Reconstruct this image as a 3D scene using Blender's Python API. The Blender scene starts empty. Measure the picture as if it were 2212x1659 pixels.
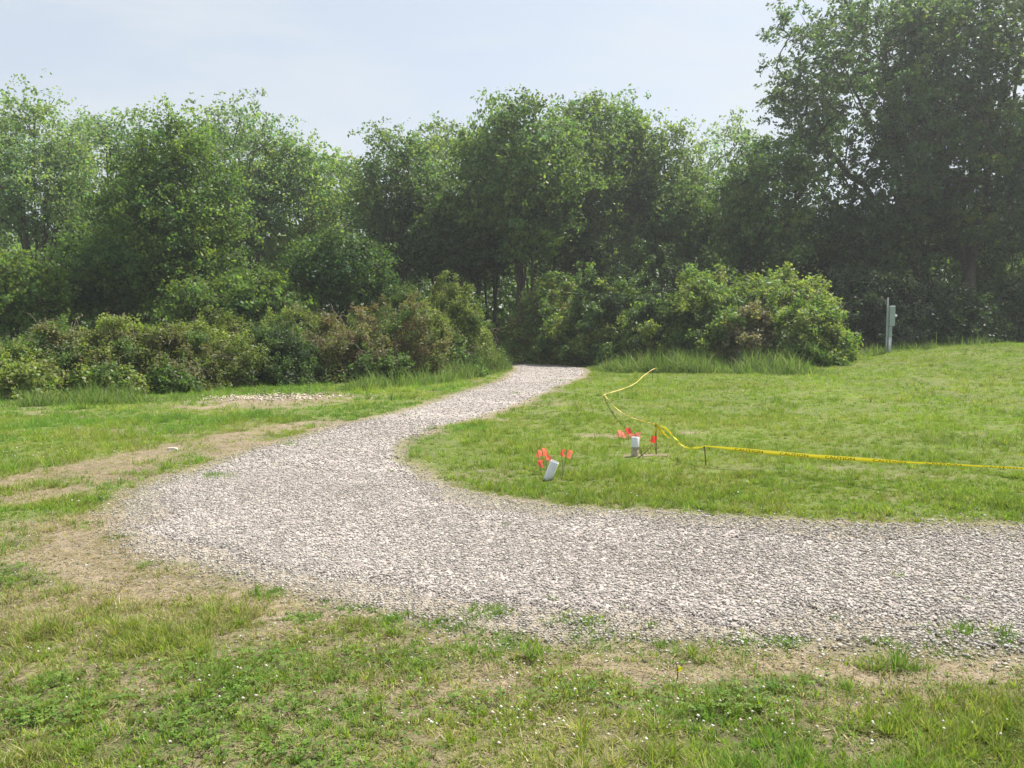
import bpy, math, random
import numpy as np
from mathutils import Vector

# ------------------------------------------------------------------ camera, sky, sun, exposure
SC = bpy.context.scene
CAMZ, PITCH, F = 1.65, math.radians(4.08), 1736.0          # F in units of a 2212 px wide picture
cam_d = bpy.data.cameras.new('camera')
cam = bpy.data.objects.new('camera', cam_d)
SC.collection.objects.link(cam)
cam.location = (0, 0, CAMZ)
cam.rotation_euler = (math.pi/2 - PITCH, 0, 0)
cam_d.sensor_width = 36.0
cam_d.lens = F/2212.0*36.0
cam_d.clip_end = 3000
cam_d.clip_start = 0.05
SC.camera = cam

SUN_AZ, SUN_EL = math.radians(52), math.radians(59)       # azimuth clockwise from the view direction
world = bpy.data.worlds.new('World'); SC.world = world
world.use_nodes = True
wn, wl = world.node_tree.nodes, world.node_tree.links
wn.clear()
w_out = wn.new('ShaderNodeOutputWorld'); w_bg = wn.new('ShaderNodeBackground')
sky = wn.new('ShaderNodeTexSky'); sky.sky_type = 'NISHITA'; sky.sun_disc = False
sky.sun_elevation = SUN_EL; sky.sun_rotation = SUN_AZ
sky.air_density = 1.0; sky.dust_density = 2.0; sky.ozone_density = 1.5
# thin high cloud veil over the sky, mapped by direction
geo = wn.new('ShaderNodeTexCoord'); mp = wn.new('ShaderNodeMapping')
mp.inputs['Scale'].default_value = (1.6, 1.6, 7.0)
wl.new(geo.outputs['Generated'], mp.inputs['Vector'])
nz = wn.new('ShaderNodeTexNoise'); nz.inputs['Scale'].default_value = 1.7
nz.inputs['Detail'].default_value = 7; nz.inputs['Roughness'].default_value = 0.55
nz.inputs['Distortion'].default_value = 0.5
wl.new(mp.outputs['Vector'], nz.inputs['Vector'])
cr = wn.new('ShaderNodeMapRange'); cr.inputs['From Min'].default_value = 0.35
cr.inputs['From Max'].default_value = 0.72
cr.inputs['To Min'].default_value = 0.62; cr.inputs['To Max'].default_value = 1.0
wl.new(nz.outputs['Fac'], cr.inputs['Value'])
mxs = wn.new('ShaderNodeMix'); mxs.data_type = 'RGBA'
mxs.inputs['B'].default_value = (4.5, 4.78, 5.0, 1)
wl.new(cr.outputs['Result'], mxs.inputs['Factor'])
wl.new(sky.outputs['Color'], mxs.inputs['A'])
wl.new(mxs.outputs['Result'], w_bg.inputs['Color'])
w_bg.inputs['Strength'].default_value = 0.105
wl.new(w_bg.outputs['Background'], w_out.inputs['Surface'])

sun_d = bpy.data.lights.new('sun', 'SUN'); sun_d.energy = 5.0; sun_d.angle = math.radians(0.6)
sun_d.color = (1.0, 0.95, 0.86)
sun = bpy.data.objects.new('sun', sun_d); SC.collection.objects.link(sun)
sdir = Vector((math.sin(SUN_AZ)*math.cos(SUN_EL), math.cos(SUN_AZ)*math.cos(SUN_EL), math.sin(SUN_EL)))
sun.rotation_euler = sdir.to_track_quat('Z', 'Y').to_euler()
sun.location = (30, 20, 60)

SC.view_settings.view_transform = 'Standard'
SC.view_settings.look = 'None'
SC.view_settings.exposure = 0.75
SC.view_settings.gamma = 1.0
SC.render.engine = 'CYCLES'
SC.cycles.max_bounces = 8
SC.cycles.diffuse_bounces = 4
SC.cycles.glossy_bounces = 2
SC.cycles.transmission_bounces = 6
SC.cycles.transparent_max_bounces = 4
SC.cycles.volume_bounces = 0
SC.cycles.use_denoising = True
SC.cycles.caustics_reflective = False
SC.cycles.caustics_refractive = False

# ------------------------------------------------------------------ terrain height and pixel helpers
def S(t):
    t = np.clip(t, 0, 1)
    return t*t*(3-2*t)

def _h(ix, iy, iz, seed):
    n = (ix.astype(np.int64)*374761393 + iy.astype(np.int64)*668265263 +
         iz.astype(np.int64)*2147483647 + seed*974634777) & 0xffffffff
    n = ((n ^ (n >> 13))*1274126177) & 0xffffffff
    n = ((n ^ (n >> 16))*2246822519) & 0xffffffff
    return ((n ^ (n >> 15)) & 0xffffff)/float(0xffffff)

def vnoise(x, y, z=0.0, seed=0):
    x = np.asarray(x, float); y = np.asarray(y, float); z = np.asarray(z, float) + 0*x
    fx, fy, fz = np.floor(x), np.floor(y), np.floor(z)
    tx, ty, tz = x-fx, y-fy, z-fz
    tx, ty, tz = (t*t*(3-2*t) for t in (tx, ty, tz))
    r = 0
    for a in (0, 1):
        for b in (0, 1):
            for c in (0, 1):
                w = (tx if a else 1-tx)*(ty if b else 1-ty)*(tz if c else 1-tz)
                r = r + w*_h(fx+a, fy+b, fz+c, seed)
    return r

def fbm(x, y, z=0.0, seed=0, octs=4):
    r, a, s, t = 0, 1.0, 1.0, 0
    for o in range(octs):
        r = r + a*vnoise(np.asarray(x)*s+o*17.3, np.asarray(y)*s-o*9.1, np.asarray(z)*s, seed+o)
        t += a; a *= 0.5; s *= 2.03
    return r/t

def zg(x, y):
    x = np.asarray(x, float); y = np.asarray(y, float)
    z = 1.0*S((x-4)/16)*S((y-12)/20)
    z = z + 0.10*(fbm(x*0.12+5, y*0.12, 0, 3, 2)-0.5)*S((y-8)/15)
    z = z + 0.03*(fbm(x*0.6, y*0.6, 0, 8, 2)-0.5)
    return z

def ray(u, v):
    dx, dy = (u-1106.0)/F, -(v-829.5)/F
    cp, sp = math.cos(PITCH), math.sin(PITCH)
    return np.array([dx, cp+dy*sp, -sp+dy*cp])

def gp(u, v):
    """the ground point seen at (u, v) of the 2212 px wide photograph"""
    d = ray(u, v)
    lo, t = 0.5, 0.5
    while t < 140:
        p = d*t
        if CAMZ+p[2] < float(zg(p[0], p[1])): break
        lo = t; t += 0.25
    hi = t
    for _ in range(20):
        m = (lo+hi)/2; p = d*m
        if CAMZ+p[2] < float(zg(p[0], p[1])): hi = m
        else: lo = m
    return np.array([d[0]*hi, d[1]*hi])

def at(u, v, Y):
    d = ray(u, v); t = Y/d[1]
    return np.array([d[0]*t, Y, CAMZ+d[2]*t])

# ------------------------------------------------------------------ object helpers
COL = SC.collection
def tag(o, label=None, cat=None, group=None, kind=None):
    if label: o['label'] = label
    if cat: o['category'] = cat
    if group: o['group'] = group
    if kind: o['kind'] = kind
    return o

def empty(name, loc, rz=0.0):
    o = bpy.data.objects.new(name, None); COL.objects.link(o)
    o.location = [float(c) for c in loc]; o.rotation_euler = (0, 0, rz); o.empty_display_size = 0.2
    return o

def mesh_np(name, V, faces_idx, loop_starts, mat, parent=None, col=None, smooth=False):
    """V (n,3); faces_idx flat loop->vertex; loop_starts"""
    me = bpy.data.meshes.new(name)
    V = np.ascontiguousarray(V, np.float32)
    me.vertices.add(len(V)); me.vertices.foreach_set('co', V.ravel())
    me.loops.add(len(faces_idx)); me.loops.foreach_set('vertex_index', np.ascontiguousarray(faces_idx, np.int32))
    me.polygons.add(len(loop_starts)); me.polygons.foreach_set('loop_start', np.ascontiguousarray(loop_starts, np.int32))
    me.update(calc_edges=True)
    if smooth: me.polygons.foreach_set('use_smooth', np.ones(len(loop_starts), bool))
    if col is not None:
        a = me.color_attributes.new('tint', 'FLOAT_COLOR', 'POINT')
        c = np.ones((len(V), 4), np.float32); c[:, :3] = col
        a.data.foreach_set('color', c.ravel())
    o = bpy.data.objects.new(name, me); COL.objects.link(o)
    me.materials.append(mat)
    if parent is not None: o.parent = parent
    return o

def quads_np(name, V, Fq, mat, parent=None, col=None, smooth=False):
    Fq = np.asarray(Fq)
    return mesh_np(name, V, Fq.ravel(), np.arange(len(Fq))*Fq.shape[1], mat, parent, col, smooth)

class MB:
    """collects simple solid shapes into ONE mesh"""
    def __init__(s): s.v = []; s.f = []
    def box(s, c, d, bev=0.0):
        x, y, z = c; a, b, h = d[0]/2, d[1]/2, d[2]/2
        n = len(s.v)
        if bev <= 0:
            s.v += [(x+i*a, y+j*b, z+k*h) for k in (-1, 1) for j in (-1, 1) for i in (-1, 1)]
            s.f += [tuple(n+q for q in f) for f in ((0,2,3,1),(4,5,7,6),(0,1,5,4),(2,6,7,3),(0,4,6,2),(1,3,7,5))]
        else:
            e = bev
            ring = [(-a+e,-b),(a-e,-b),(a,-b+e),(a,b-e),(a-e,b),(-a+e,b),(-a,b-e),(-a,-b+e)]
            for zz, sh in ((-h, e), (-h+e, 0), (h-e, 0), (h, e)):
                for (px, py) in ring:
                    s.v.append((x+px*(1-sh/max(a, 1e-6)), y+py*(1-sh/max(b, 1e-6)), z+zz))
            for r in range(3):
                for k in range(8):
                    s.f.append((n+r*8+k, n+r*8+(k+1) % 8, n+(r+1)*8+(k+1) % 8, n+(r+1)*8+k))
            s.f.append(tuple(n+k for k in reversed(range(8)))); s.f.append(tuple(n+24+k for k in range(8)))
        return s
    def tube(s, pts, rad, k=8, caps=True):
        pts = [Vector(p) for p in pts]
        if not hasattr(rad, '__len__'): rad = [rad]*len(pts)
        n = len(s.v)
        ref = Vector((0.13, 0.97, 0.21)).normalized()
        for i, p in enumerate(pts):
            t = (pts[min(i+1, len(pts)-1)]-pts[max(i-1, 0)]).normalized()
            a = t.cross(ref)
            if a.length < 0.05: a = t.cross(Vector((1, 0, 0)))
            a.normalize(); b = t.cross(a)
            for q in range(k):
                w = 2*math.pi*q/k
                s.v.append(tuple(p+a*math.cos(w)*rad[i]+b*math.sin(w)*rad[i]))
        for i in range(len(pts)-1):
            for q in range(k):
                s.f.append((n+i*k+q, n+(i+1)*k+q, n+(i+1)*k+(q+1) % k, n+i*k+(q+1) % k))
        if caps:
            s.f.append(tuple(n+q for q in range(k))); m = n+(len(pts)-1)*k
            s.f.append(tuple(m+q for q in reversed(range(k))))
        return s
    def build(s, name, mat, parent=None, smooth=False):
        me = bpy.data.meshes.new(name); me.from_pydata(s.v, [], s.f); me.update()
        if smooth:
            me.polygons.foreach_set('use_smooth', [True]*len(me.polygons))
        me.materials.append(mat)
        o = bpy.data.objects.new(name, me); COL.objects.link(o)
        if parent is not None: o.parent = parent
        return o

# ------------------------------------------------------------------ materials
def new_mat(name):
    m = bpy.data.materials.new(name); m.use_nodes = True
    n = m.node_tree.nodes; l = m.node_tree.links
    return m, n, l, n['Principled BSDF'], n['Material Output']

def leaf_mat(name, transl=0.42, rough=0.55, tmul=(1.25, 1.35, 0.55), spec=0.25):
    m, n, l, p, out = new_mat(name)
    at_ = n.new('ShaderNodeAttribute'); at_.attribute_name = 'tint'
    l.new(at_.outputs['Color'], p.inputs['Base Color'])
    p.inputs['Roughness'].default_value = rough
    p.inputs['Specular IOR Level'].default_value = spec
    tr = n.new('ShaderNodeBsdfTranslucent')
    mu = n.new('ShaderNodeMix'); mu.data_type = 'RGBA'; mu.blend_type = 'MULTIPLY'
    mu.inputs['Factor'].default_value = 1.0; mu.inputs['B'].default_value = (*tmul, 1)
    l.new(at_.outputs['Color'], mu.inputs['A']); l.new(mu.outputs['Result'], tr.inputs['Color'])
    mx = n.new('ShaderNodeMixShader'); mx.inputs['Fac'].default_value = transl
    l.new(p.outputs['BSDF'], mx.inputs[1]); l.new(tr.outputs['BSDF'], mx.inputs[2])
    l.new(mx.outputs['Shader'], out.inputs['Surface'])
    return m

def noisy_mat(name, c1, c2, scale=8, rough=0.8, bump=0.3, spec=0.2, dist=0.02, metallic=0.0, detail=6):
    m, n, l, p, out = new_mat(name)
    tc = n.new('ShaderNodeTexCoord'); no = n.new('ShaderNodeTexNoise')
    no.inputs['Scale'].default_value = scale; no.inputs['Detail'].default_value = detail
    l.new(tc.outputs['Object'], no.inputs['Vector'])
    mx = n.new('ShaderNodeMix'); mx.data_type = 'RGBA'
    mx.inputs['A'].default_value = (*c1, 1); mx.inputs['B'].default_value = (*c2, 1)
    mr = n.new('ShaderNodeMapRange'); mr.inputs['From Min'].default_value = 0.35; mr.inputs['From Max'].default_value = 0.65
    l.new(no.outputs['Fac'], mr.inputs['Value']); l.new(mr.outputs['Result'], mx.inputs['Factor'])
    l.new(mx.outputs['Result'], p.inputs['Base Color'])
    p.inputs['Roughness'].default_value = rough; p.inputs['Specular IOR Level'].default_value = spec
    p.inputs['Metallic'].default_value = metallic
    b = n.new('ShaderNodeBump'); b.inputs['Strength'].default_value = bump; b.inputs['Distance'].default_value = dist
    l.new(no.outputs['Fac'], b.inputs['Height']); l.new(b.outputs['Normal'], p.inputs['Normal'])
    return m

def tint_mat(name, rough=0.85, spec=0.2):
    m, n, l, p, out = new_mat(name)
    a = n.new('ShaderNodeAttribute'); a.attribute_name = 'tint'
    l.new(a.outputs['Color'], p.inputs['Base Color'])
    p.inputs['Roughness'].default_value = rough; p.inputs['Specular IOR Level'].default_value = spec
    return m

M_LEAF = leaf_mat('tree leaf', 0.52, 0.5, (1.3,1.4,0.6), spec=0.3)
M_SHRUB = leaf_mat('shrub leaf', 0.5, 0.5, spec=0.35)
M_GRASS = leaf_mat('grass blade', 0.40, 0.6, (1.2, 1.3, 0.6), 0.2)
M_BARK = noisy_mat('bark', (0.055, 0.045, 0.035), (0.11, 0.095, 0.075), 14, 0.9, 0.6)
M_TWIG = noisy_mat('twig', (0.20, 0.16, 0.115), (0.32, 0.265, 0.20), 9, 0.9, 0.2)
M_STONE = tint_mat('crushed stone', 0.85, 0.25)
M_PETAL = tint_mat('clover petal', 0.8, 0.1)

# ground: soil and turf mixed by a painted attribute and noise
def ground_mat():
    m, n, l, p, out = new_mat('ground soil and turf')
    a = n.new('ShaderNodeAttribute'); a.attribute_name = 'tint'
    tc = n.new('ShaderNodeTexCoord')
    no = n.new('ShaderNodeTexNoise'); no.inputs['Scale'].default_value = 9; no.inputs['Detail'].default_value = 9
    no.inputs['Roughness'].default_value = 0.7
    l.new(tc.outputs['Object'], no.inputs['Vector'])
    mr = n.new('ShaderNodeMapRange'); mr.inputs['From Min'].default_value = 0.25; mr.inputs['From Max'].default_value = 0.75
    mr.inputs['To Min'].default_value = 0.6; mr.inputs['To Max'].default_value = 1.35
    l.new(no.outputs['Fac'], mr.inputs['Value'])
    vm = n.new('ShaderNodeVectorMath'); vm.operation = 'SCALE'
    l.new(a.outputs['Color'], vm.inputs[0]); l.new(mr.outputs['Result'], vm.inputs['Scale'])
    l.new(vm.outputs['Vector'], p.inputs['Base Color'])
    p.inputs['Roughness'].default_value = 0.95; p.inputs['Specular IOR Level'].default_value = 0.1
    n2 = n.new('ShaderNodeTexNoise'); n2.inputs['Scale'].default_value = 45; n2.inputs['Detail'].default_value = 6
    l.new(tc.outputs['Object'], n2.inputs['Vector'])
    b = n.new('ShaderNodeBump'); b.inputs['Strength'].default_value = 0.7; b.inputs['Distance'].default_value = 0.02
    l.new(n2.outputs['Fac'], b.inputs['Height']); l.new(b.outputs['Normal'], p.inputs['Normal'])
    return m
M_GROUND = ground_mat()

def gravel_mat():
    m, n, l, p, out = new_mat('road gravel')
    tc = n.new('ShaderNodeTexCoord')
    vo = n.new('ShaderNodeTexVoronoi'); vo.inputs['Scale'].default_value = 34
    l.new(tc.outputs['Object'], vo.inputs['Vector'])
    sp = n.new('ShaderNodeSeparateColor'); l.new(vo.outputs['Color'], sp.inputs['Color'])
    cr = n.new('ShaderNodeValToRGB')
    e = cr.color_ramp.elements
    e[0].position = 0.0; e[0].color = (0.17, 0.15, 0.135, 1)
    e[1].position = 1.0; e[1].color = (0.54, 0.49, 0.45, 1)
    for pos, c in ((0.2, (0.25, 0.215, 0.205, 1)), (0.5, (0.34, 0.30, 0.285, 1)), (0.8, (0.43, 0.385, 0.35, 1))):
        q = e.new(pos); q.color = c
    l.new(sp.outputs['Red'], cr.inputs['Fac'])
    no = n.new('ShaderNodeTexNoise'); no.inputs['Scale'].default_value = 0.9; no.inputs['Detail'].default_value = 6
    l.new(tc.outputs['Object'], no.inputs['Vector'])
    mr = n.new('ShaderNodeMapRange'); mr.inputs['From Min'].default_value = 0.3; mr.inputs['From Max'].default_value = 0.7
    mr.inputs['To Min'].default_value = 0.8; mr.inputs['To Max'].default_value = 1.1
    l.new(no.outputs['Fac'], mr.inputs['Value'])
    vm = n.new('ShaderNodeVectorMath'); vm.operation = 'SCALE'
    l.new(cr.outputs['Color'], vm.inputs[0]); l.new(mr.outputs['Result'], vm.inputs['Scale'])
    l.new(vm.outputs['Vector'], p.inputs['Base Color'])
    p.inputs['Roughness'].default_value = 0.9; p.inputs['Specular IOR Level'].default_value = 0.2
    b = n.new('ShaderNodeBump'); b.inputs['Strength'].default_value = 0.9; b.inputs['Distance'].default_value = 0.02
    b.invert = True
    l.new(vo.outputs['Distance'], b.inputs['Height']); l.new(b.outputs['Normal'], p.inputs['Normal'])
    return m
M_GRAVEL = gravel_mat()

# ------------------------------------------------------------------ ground plan: road outline, dirt, turf
road_left = [(1098, 774), (1112, 800), (1085, 818), (1035, 835), (940, 865), (850, 892), (700, 925), (560, 965), (470, 995), (390, 1023),
             (310, 1055), (262, 1082), (225, 1115), (215, 1150), (255, 1190), (330, 1215), (440, 1238), (560, 1275), (660, 1305),
             (800, 1328), (900, 1345), (1000, 1372), (1150, 1385), (1300, 1392), (1500, 1392), (1700, 1398), (1900, 1402), (2212, 1418), (2600, 1436), (3900, 1460)]
road_right = [(3900, 1190), (2600, 1150), (2212, 1135), (1950, 1132), (1700, 1126), (1550, 1117), (1400, 1106), (1250, 1098), (1100, 1082), (1030, 1066),
              (960, 1046), (900, 1018), (872, 992), (868, 968), (900, 944), (960, 920), (1040, 903), (1100, 883), (1170, 855), (1235, 828), (1272, 806),
              (1262, 795), (1210, 785)]
poly = [gp(*p) for p in road_left] + [gp(*p) for p in road_right]
poly = np.array(poly + [np.array([1.0, 41.5]), np.array([-6.0, 45.5]), np.array([-14.0, 47.0]), np.array([-14.0, 43.5]), np.array([-6.0, 42.0])])

def sd_poly(x, y, P):
    d = np.full(x.shape, 1e9); ins = np.zeros(x.shape, bool)
    n = len(P)
    for i in range(n):
        ax, ay = P[i]; bx, by = P[(i+1) % n]
        ex, ey = bx-ax, by-ay
        t = np.clip(((x-ax)*ex+(y-ay)*ey)/(ex*ex+ey*ey+1e-12), 0, 1)
        d = np.minimum(d, (x-ax-t*ex)**2+(y-ay-t*ey)**2)
        c = ((ay > y) != (by > y)) & (x < (bx-ax)*(y-ay)/((by-ay) if abs(by-ay) > 1e-9 else 1e-9)+ax)
        ins ^= c
    d = np.sqrt(d)
    return np.where(ins, d, -d)

def sd_line(x, y, P):
    d = np.full(x.shape, 1e9)
    for i in range(len(P)-1):
        ax, ay = P[i]; bx, by = P[i+1]; ex, ey = bx-ax, by-ay
        t = np.clip(((x-ax)*ex+(y-ay)*ey)/(ex*ex+ey*ey+1e-12), 0, 1)
        d = np.minimum(d, (x-ax-t*ex)**2+(y-ay-t*ey)**2)
    return np.sqrt(d)

GX0, GY0, GS, GNX, GNY = -26.0, 0.0, 0.06, 900, 900       # raster of the plan
_gx = GX0+np.arange(GNX)*GS; _gy = GY0+np.arange(GNY)*GS
GXX, GYY = np.meshgrid(_gx, _gy)
R_SD = sd_poly(GXX, GYY, poly)
R_SD = R_SD + 0.30*(fbm(GXX*1.3, GYY*1.3, 0, 21, 4)-0.5) + 0.10*(fbm(GXX*6, GYY*6, 0, 23, 2)-0.5)

def blob(u, v, rx, ry, s):
    c = gp(u, v)
    return s*np.exp(-(((GXX-c[0])/rx)**2+((GYY-c[1])/ry)**2))
D = np.zeros_like(GXX)
trk = [gp(*p) for p in ((-200, 1075), (0, 1046), (150, 1015), (300, 985), (420, 957), (560, 932), (700, 910))]
D += 1.05*np.exp(-(sd_line(GXX, GYY, trk)/0.36)**2)
trk2 = [gp(*p) for p in ((60, 1075), (250, 1022), (330, 1000), (420, 985), (520, 955))]
D += 0.9*np.exp(-(sd_line(GXX, GYY, trk2)/0.36)**2)
lowedge = [gp(*p) for p in ((150, 1125), (160, 1170), (250, 1215), (420, 1262), (580, 1300), (800, 1350), (1000, 1395), (1300, 1412), (1700, 1420), (2300, 1440))]
D += 0.6*np.exp(-(sd_line(GXX, GYY, lowedge)/0.25)**2)
for b in ((150, 1150, .8, .35, .9), (60, 1200, 1.0, .30, .55), (180, 1205, .7, .25, .8), (60, 1290, .9, .25, .7), (250, 1240, .5, .2, .6), (330, 1290, .9, .20, .6),
          (560, 1330, .8, .14, .6), (500, 1370, .35, .1, .5), (150, 1340, 1.0, .15, .45), (1300, 1450, .5, .10, .5), (1000, 1480, .25, .08, .8), (700, 1490, .3, .1, .4),
          (1500, 1470, .25, .1, .6), (1850, 1455, .9, .12, .6), (2100, 1480, .6, .15, .5), (850, 1385, .6, .09, .4), (1900, 1520, .5, .1, .3),
          (560, 868, 1.7, .75, 1.2), (480, 880, 1.0, .5, .6), (640, 858, 1.4, .6, .8), (30, 1140, .8, .2, .4),
          (1305, 942, .42, .22, .9), (1400, 984, .35, .13, .8), (1490, 935, .5, .18, .55), (1230, 985, .3, .1, .2), (1190, 1040, .14, .05, .8),
          (925, 935, .9, .35, .5), (1060, 905, 1.0, .4, .5), (1150, 872, 1.0, .5, .35), (1960, 1030, .9, .25, .35), (2110, 940, .7, .4, .25),
          (1620, 1010, .4, .15, .2), (1800, 1010, .7, .2, .25), (2050, 1075, .6, .1, .3), (1040, 1492, .22, .06, .5), (390, 1492, .2, .05, .5)):
    D += blob(*b)
nn = fbm(GXX*2.2, GYY*2.2, 0, 31, 5)
D *= 1-0.38*(GYY < 6.8)
near = S((6.6-GYY)/1.2)*(R_SD < 0)
D += near*(0.34*S((nn-0.44)/0.16))
D += 0.30*S((fbm(GXX*0.9, GYY*0.9, 0, 37, 4)-0.56)/0.1)*(GYY > 6.6)*np.where(GXX > 0, 0.35, 1.0)
D += 0.55*np.exp(-(R_SD/0.16)**2)*(GYY > 6)
D = np.clip(D*(0.15+1.6*fbm(GXX*3.2, GYY*4.2, 0, 41, 4)), 0, 1)

def samp(G, x, y, out=0.0):
    fx = (np.asarray(x)-GX0)/GS; fy = (np.asarray(y)-GY0)/GS
    ok = (fx >= 0) & (fy >= 0) & (fx < GNX-1) & (fy < GNY-1)
    fx = np.clip(fx, 0, GNX-1.001); fy = np.clip(fy, 0, GNY-1.001)
    ix = fx.astype(int); iy = fy.astype(int); tx = fx-ix; ty = fy-iy
    r = (G[iy, ix]*(1-tx)+G[iy, ix+1]*tx)*(1-ty)+(G[iy+1, ix]*(1-tx)+G[iy+1, ix+1]*tx)*ty
    return np.where(ok, r, out)

def lines(a, b, fine, lo, hi, grow):
    s = list(np.arange(lo, hi+1e-6, fine)); st = fine
    x = hi
    while x < b: st *= grow; x += st; s.append(min(x, b))
    st = fine; x = lo; pre = []
    while x > a: st *= grow; x -= st; pre.append(max(x, a))
    return np.array(pre[::-1]+s)

def sheet(name, xs, ys, zoff, keep, colf, mat):
    X, Y = np.meshgrid(xs, ys); Z = zg(X, Y)+zoff(X, Y)
    V = np.stack([X, Y, Z], -1).reshape(-1, 3)
    nx = len(xs); i, j = np.meshgrid(np.arange(nx-1), np.arange(len(ys)-1))
    a = (j*nx+i).ravel(); Fq = np.stack([a, a+1, a+nx+1, a+nx], -1)
    c = colf(X, Y).reshape(-1, 3)
    if keep is not None:
        k = keep(X, Y).ravel(); fm = k[Fq].any(1); Fq = Fq[fm]
        used = np.zeros(len(V), bool); used[Fq.ravel()] = True
        idx = np.cumsum(used)-1; V = V[used]; c = c[used]; Fq = idx[Fq]
    return quads_np(name, V, Fq, mat, None, c, True)

SOIL = np.array([0.25, 0.2, 0.145]); TURF = np.array([0.12, 0.15, 0.042]); LITTER = np.array([0.055, 0.06, 0.03])
def ground_col(X, Y):
    d = samp(D, X, Y, 0.0)[..., None]
    fo = (1-S((Y-5.2)/1.6))[..., None]
    base = (TURF*(1-fo)+np.array([0.085, 0.085, 0.038])*fo)*(0.8+0.5*fbm(X*0.5, Y*0.5, 0, 50, 3)[..., None])
    wood = S((Y-33)/3)[..., None]
    base = base*(1-wood)+LITTER*wood
    t = np.clip(d*1.3, 0, 1)
    sdr = samp(R_SD, X, Y, -1)[..., None]; gvl = S((sdr+0.10)/0.45)
    c = base*(1-t)+SOIL*(0.8+0.4*fbm(X*2, Y*2, 0, 55, 3)[..., None])*t
    return c*(1-gvl)+np.array([0.35, 0.305, 0.25])*(0.75+0.5*fbm(X*5, Y*5, 0, 57, 3)[..., None])*gvl
xs = lines(-500, 500, 0.09, -13, 15, 1.06); ys = lines(-60, 700, 0.07, 2.0, 14, 1.03)
g = sheet('ground', xs, ys, lambda X, Y: 0*X, None, ground_col, M_GROUND)
tag(g, kind='structure')

rx_ = np.arange(-15, 18, 0.09); ry_ = np.concatenate([np.arange(2.5, 14, 0.08), np.arange(14, 48, 0.16)])
road = sheet('gravel_road', rx_, ry_, lambda X, Y: np.clip((samp(R_SD, X, Y, -1)-0.16-0.5*fbm(X*2.5, Y*2.5, 0, 44, 4)*(Y < 8)*(X < 4))*0.12, -0.03, 0.012),
             lambda X, Y: samp(R_SD, X, Y, -1) > -0.05, lambda X, Y: np.ones(X.shape+(3,)), M_GRAVEL)
tag(road, kind='structure')

WD = np.zeros_like(GXX)                                    # weeds that have come up through the gravel
_w = np.random.default_rng(12)
for (u, v, rr_) in ((550, 1215, .06), (1050, 1325, .14), (1245, 1345, .15), (650, 1335, .16), (1350, 1310, .05), (1740, 1205, .07), (1580, 1196, .05), (1215, 1170, .06), (1290, 1190, .08),
                    (1095, 1137, .06), (500, 1245, .12), (420, 1225, .12), (330, 1215, .14), (580, 1280, .12), (1840, 1268, .04), (1440, 1395, .1), (1400, 1350, .05), (1060, 1390, .2),
                    (900, 945, .5), (950, 930, .4), (1130, 870, .5), (1000, 925, .35), (1190, 840, .5), (1100, 850, .3), (1215, 822, .5), (640, 960, .3), (780, 935, .2), (900, 900, .3), (850, 1020, .1),
                    (470, 1030, .2), (560, 1000, .2), (1050, 880, .3), (1700, 1385, .12), (1900, 1392, .12), (2000, 1360, .06), (1800, 1340, .05), (2100, 1300, .07), (1950, 1250, .05), (1480, 1270, .04), (1620, 1390, .2), (1300, 1385, .18), (760, 1318, .15), (850, 1335, .12), (960, 1352, .15), (700, 1300, .08), (500, 1180, .05), (1200, 1300, .05), (1650, 1300, .05), (2120, 1385, .2), (2180, 1170, .05), (1880, 1142, .1), (1420, 1112, .06), (2050, 1405, .15), (1550, 1388, .1), (180, 1137, .16), (260, 1160, .12)):
    c = gp(u, v); WD = np.maximum(WD, np.exp(-(((GXX-c[0])/rr_)**2+((GYY-c[1])/(rr_*.8))**2)))
WD *= 0.3+1.2*fbm(GXX*6, GYY*6, 0, 66, 2)

# ------------------------------------------------------------------ loose stones
def frustum_points(rng, n, y0, y1, side=0.68, margin=2.7):
    """uniform ground points in the wedge the photograph could see, with a margin"""
    a, b = (side*y0+margin), (side*y1+margin)
    y = y0+(y1-y0)*rng.random(n*2)
    half = side*y+margin
    keep = rng.random(n*2) < half/b
    y = y[keep][:n]; half = half[keep][:n]
    x = (rng.random(len(y))*2-1)*half
    return x, y
def wedge_area(y0, y1, side=0.68, margin=2.7):
    return (y1-y0)*(side*(y0+y1)+2*margin)

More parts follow.
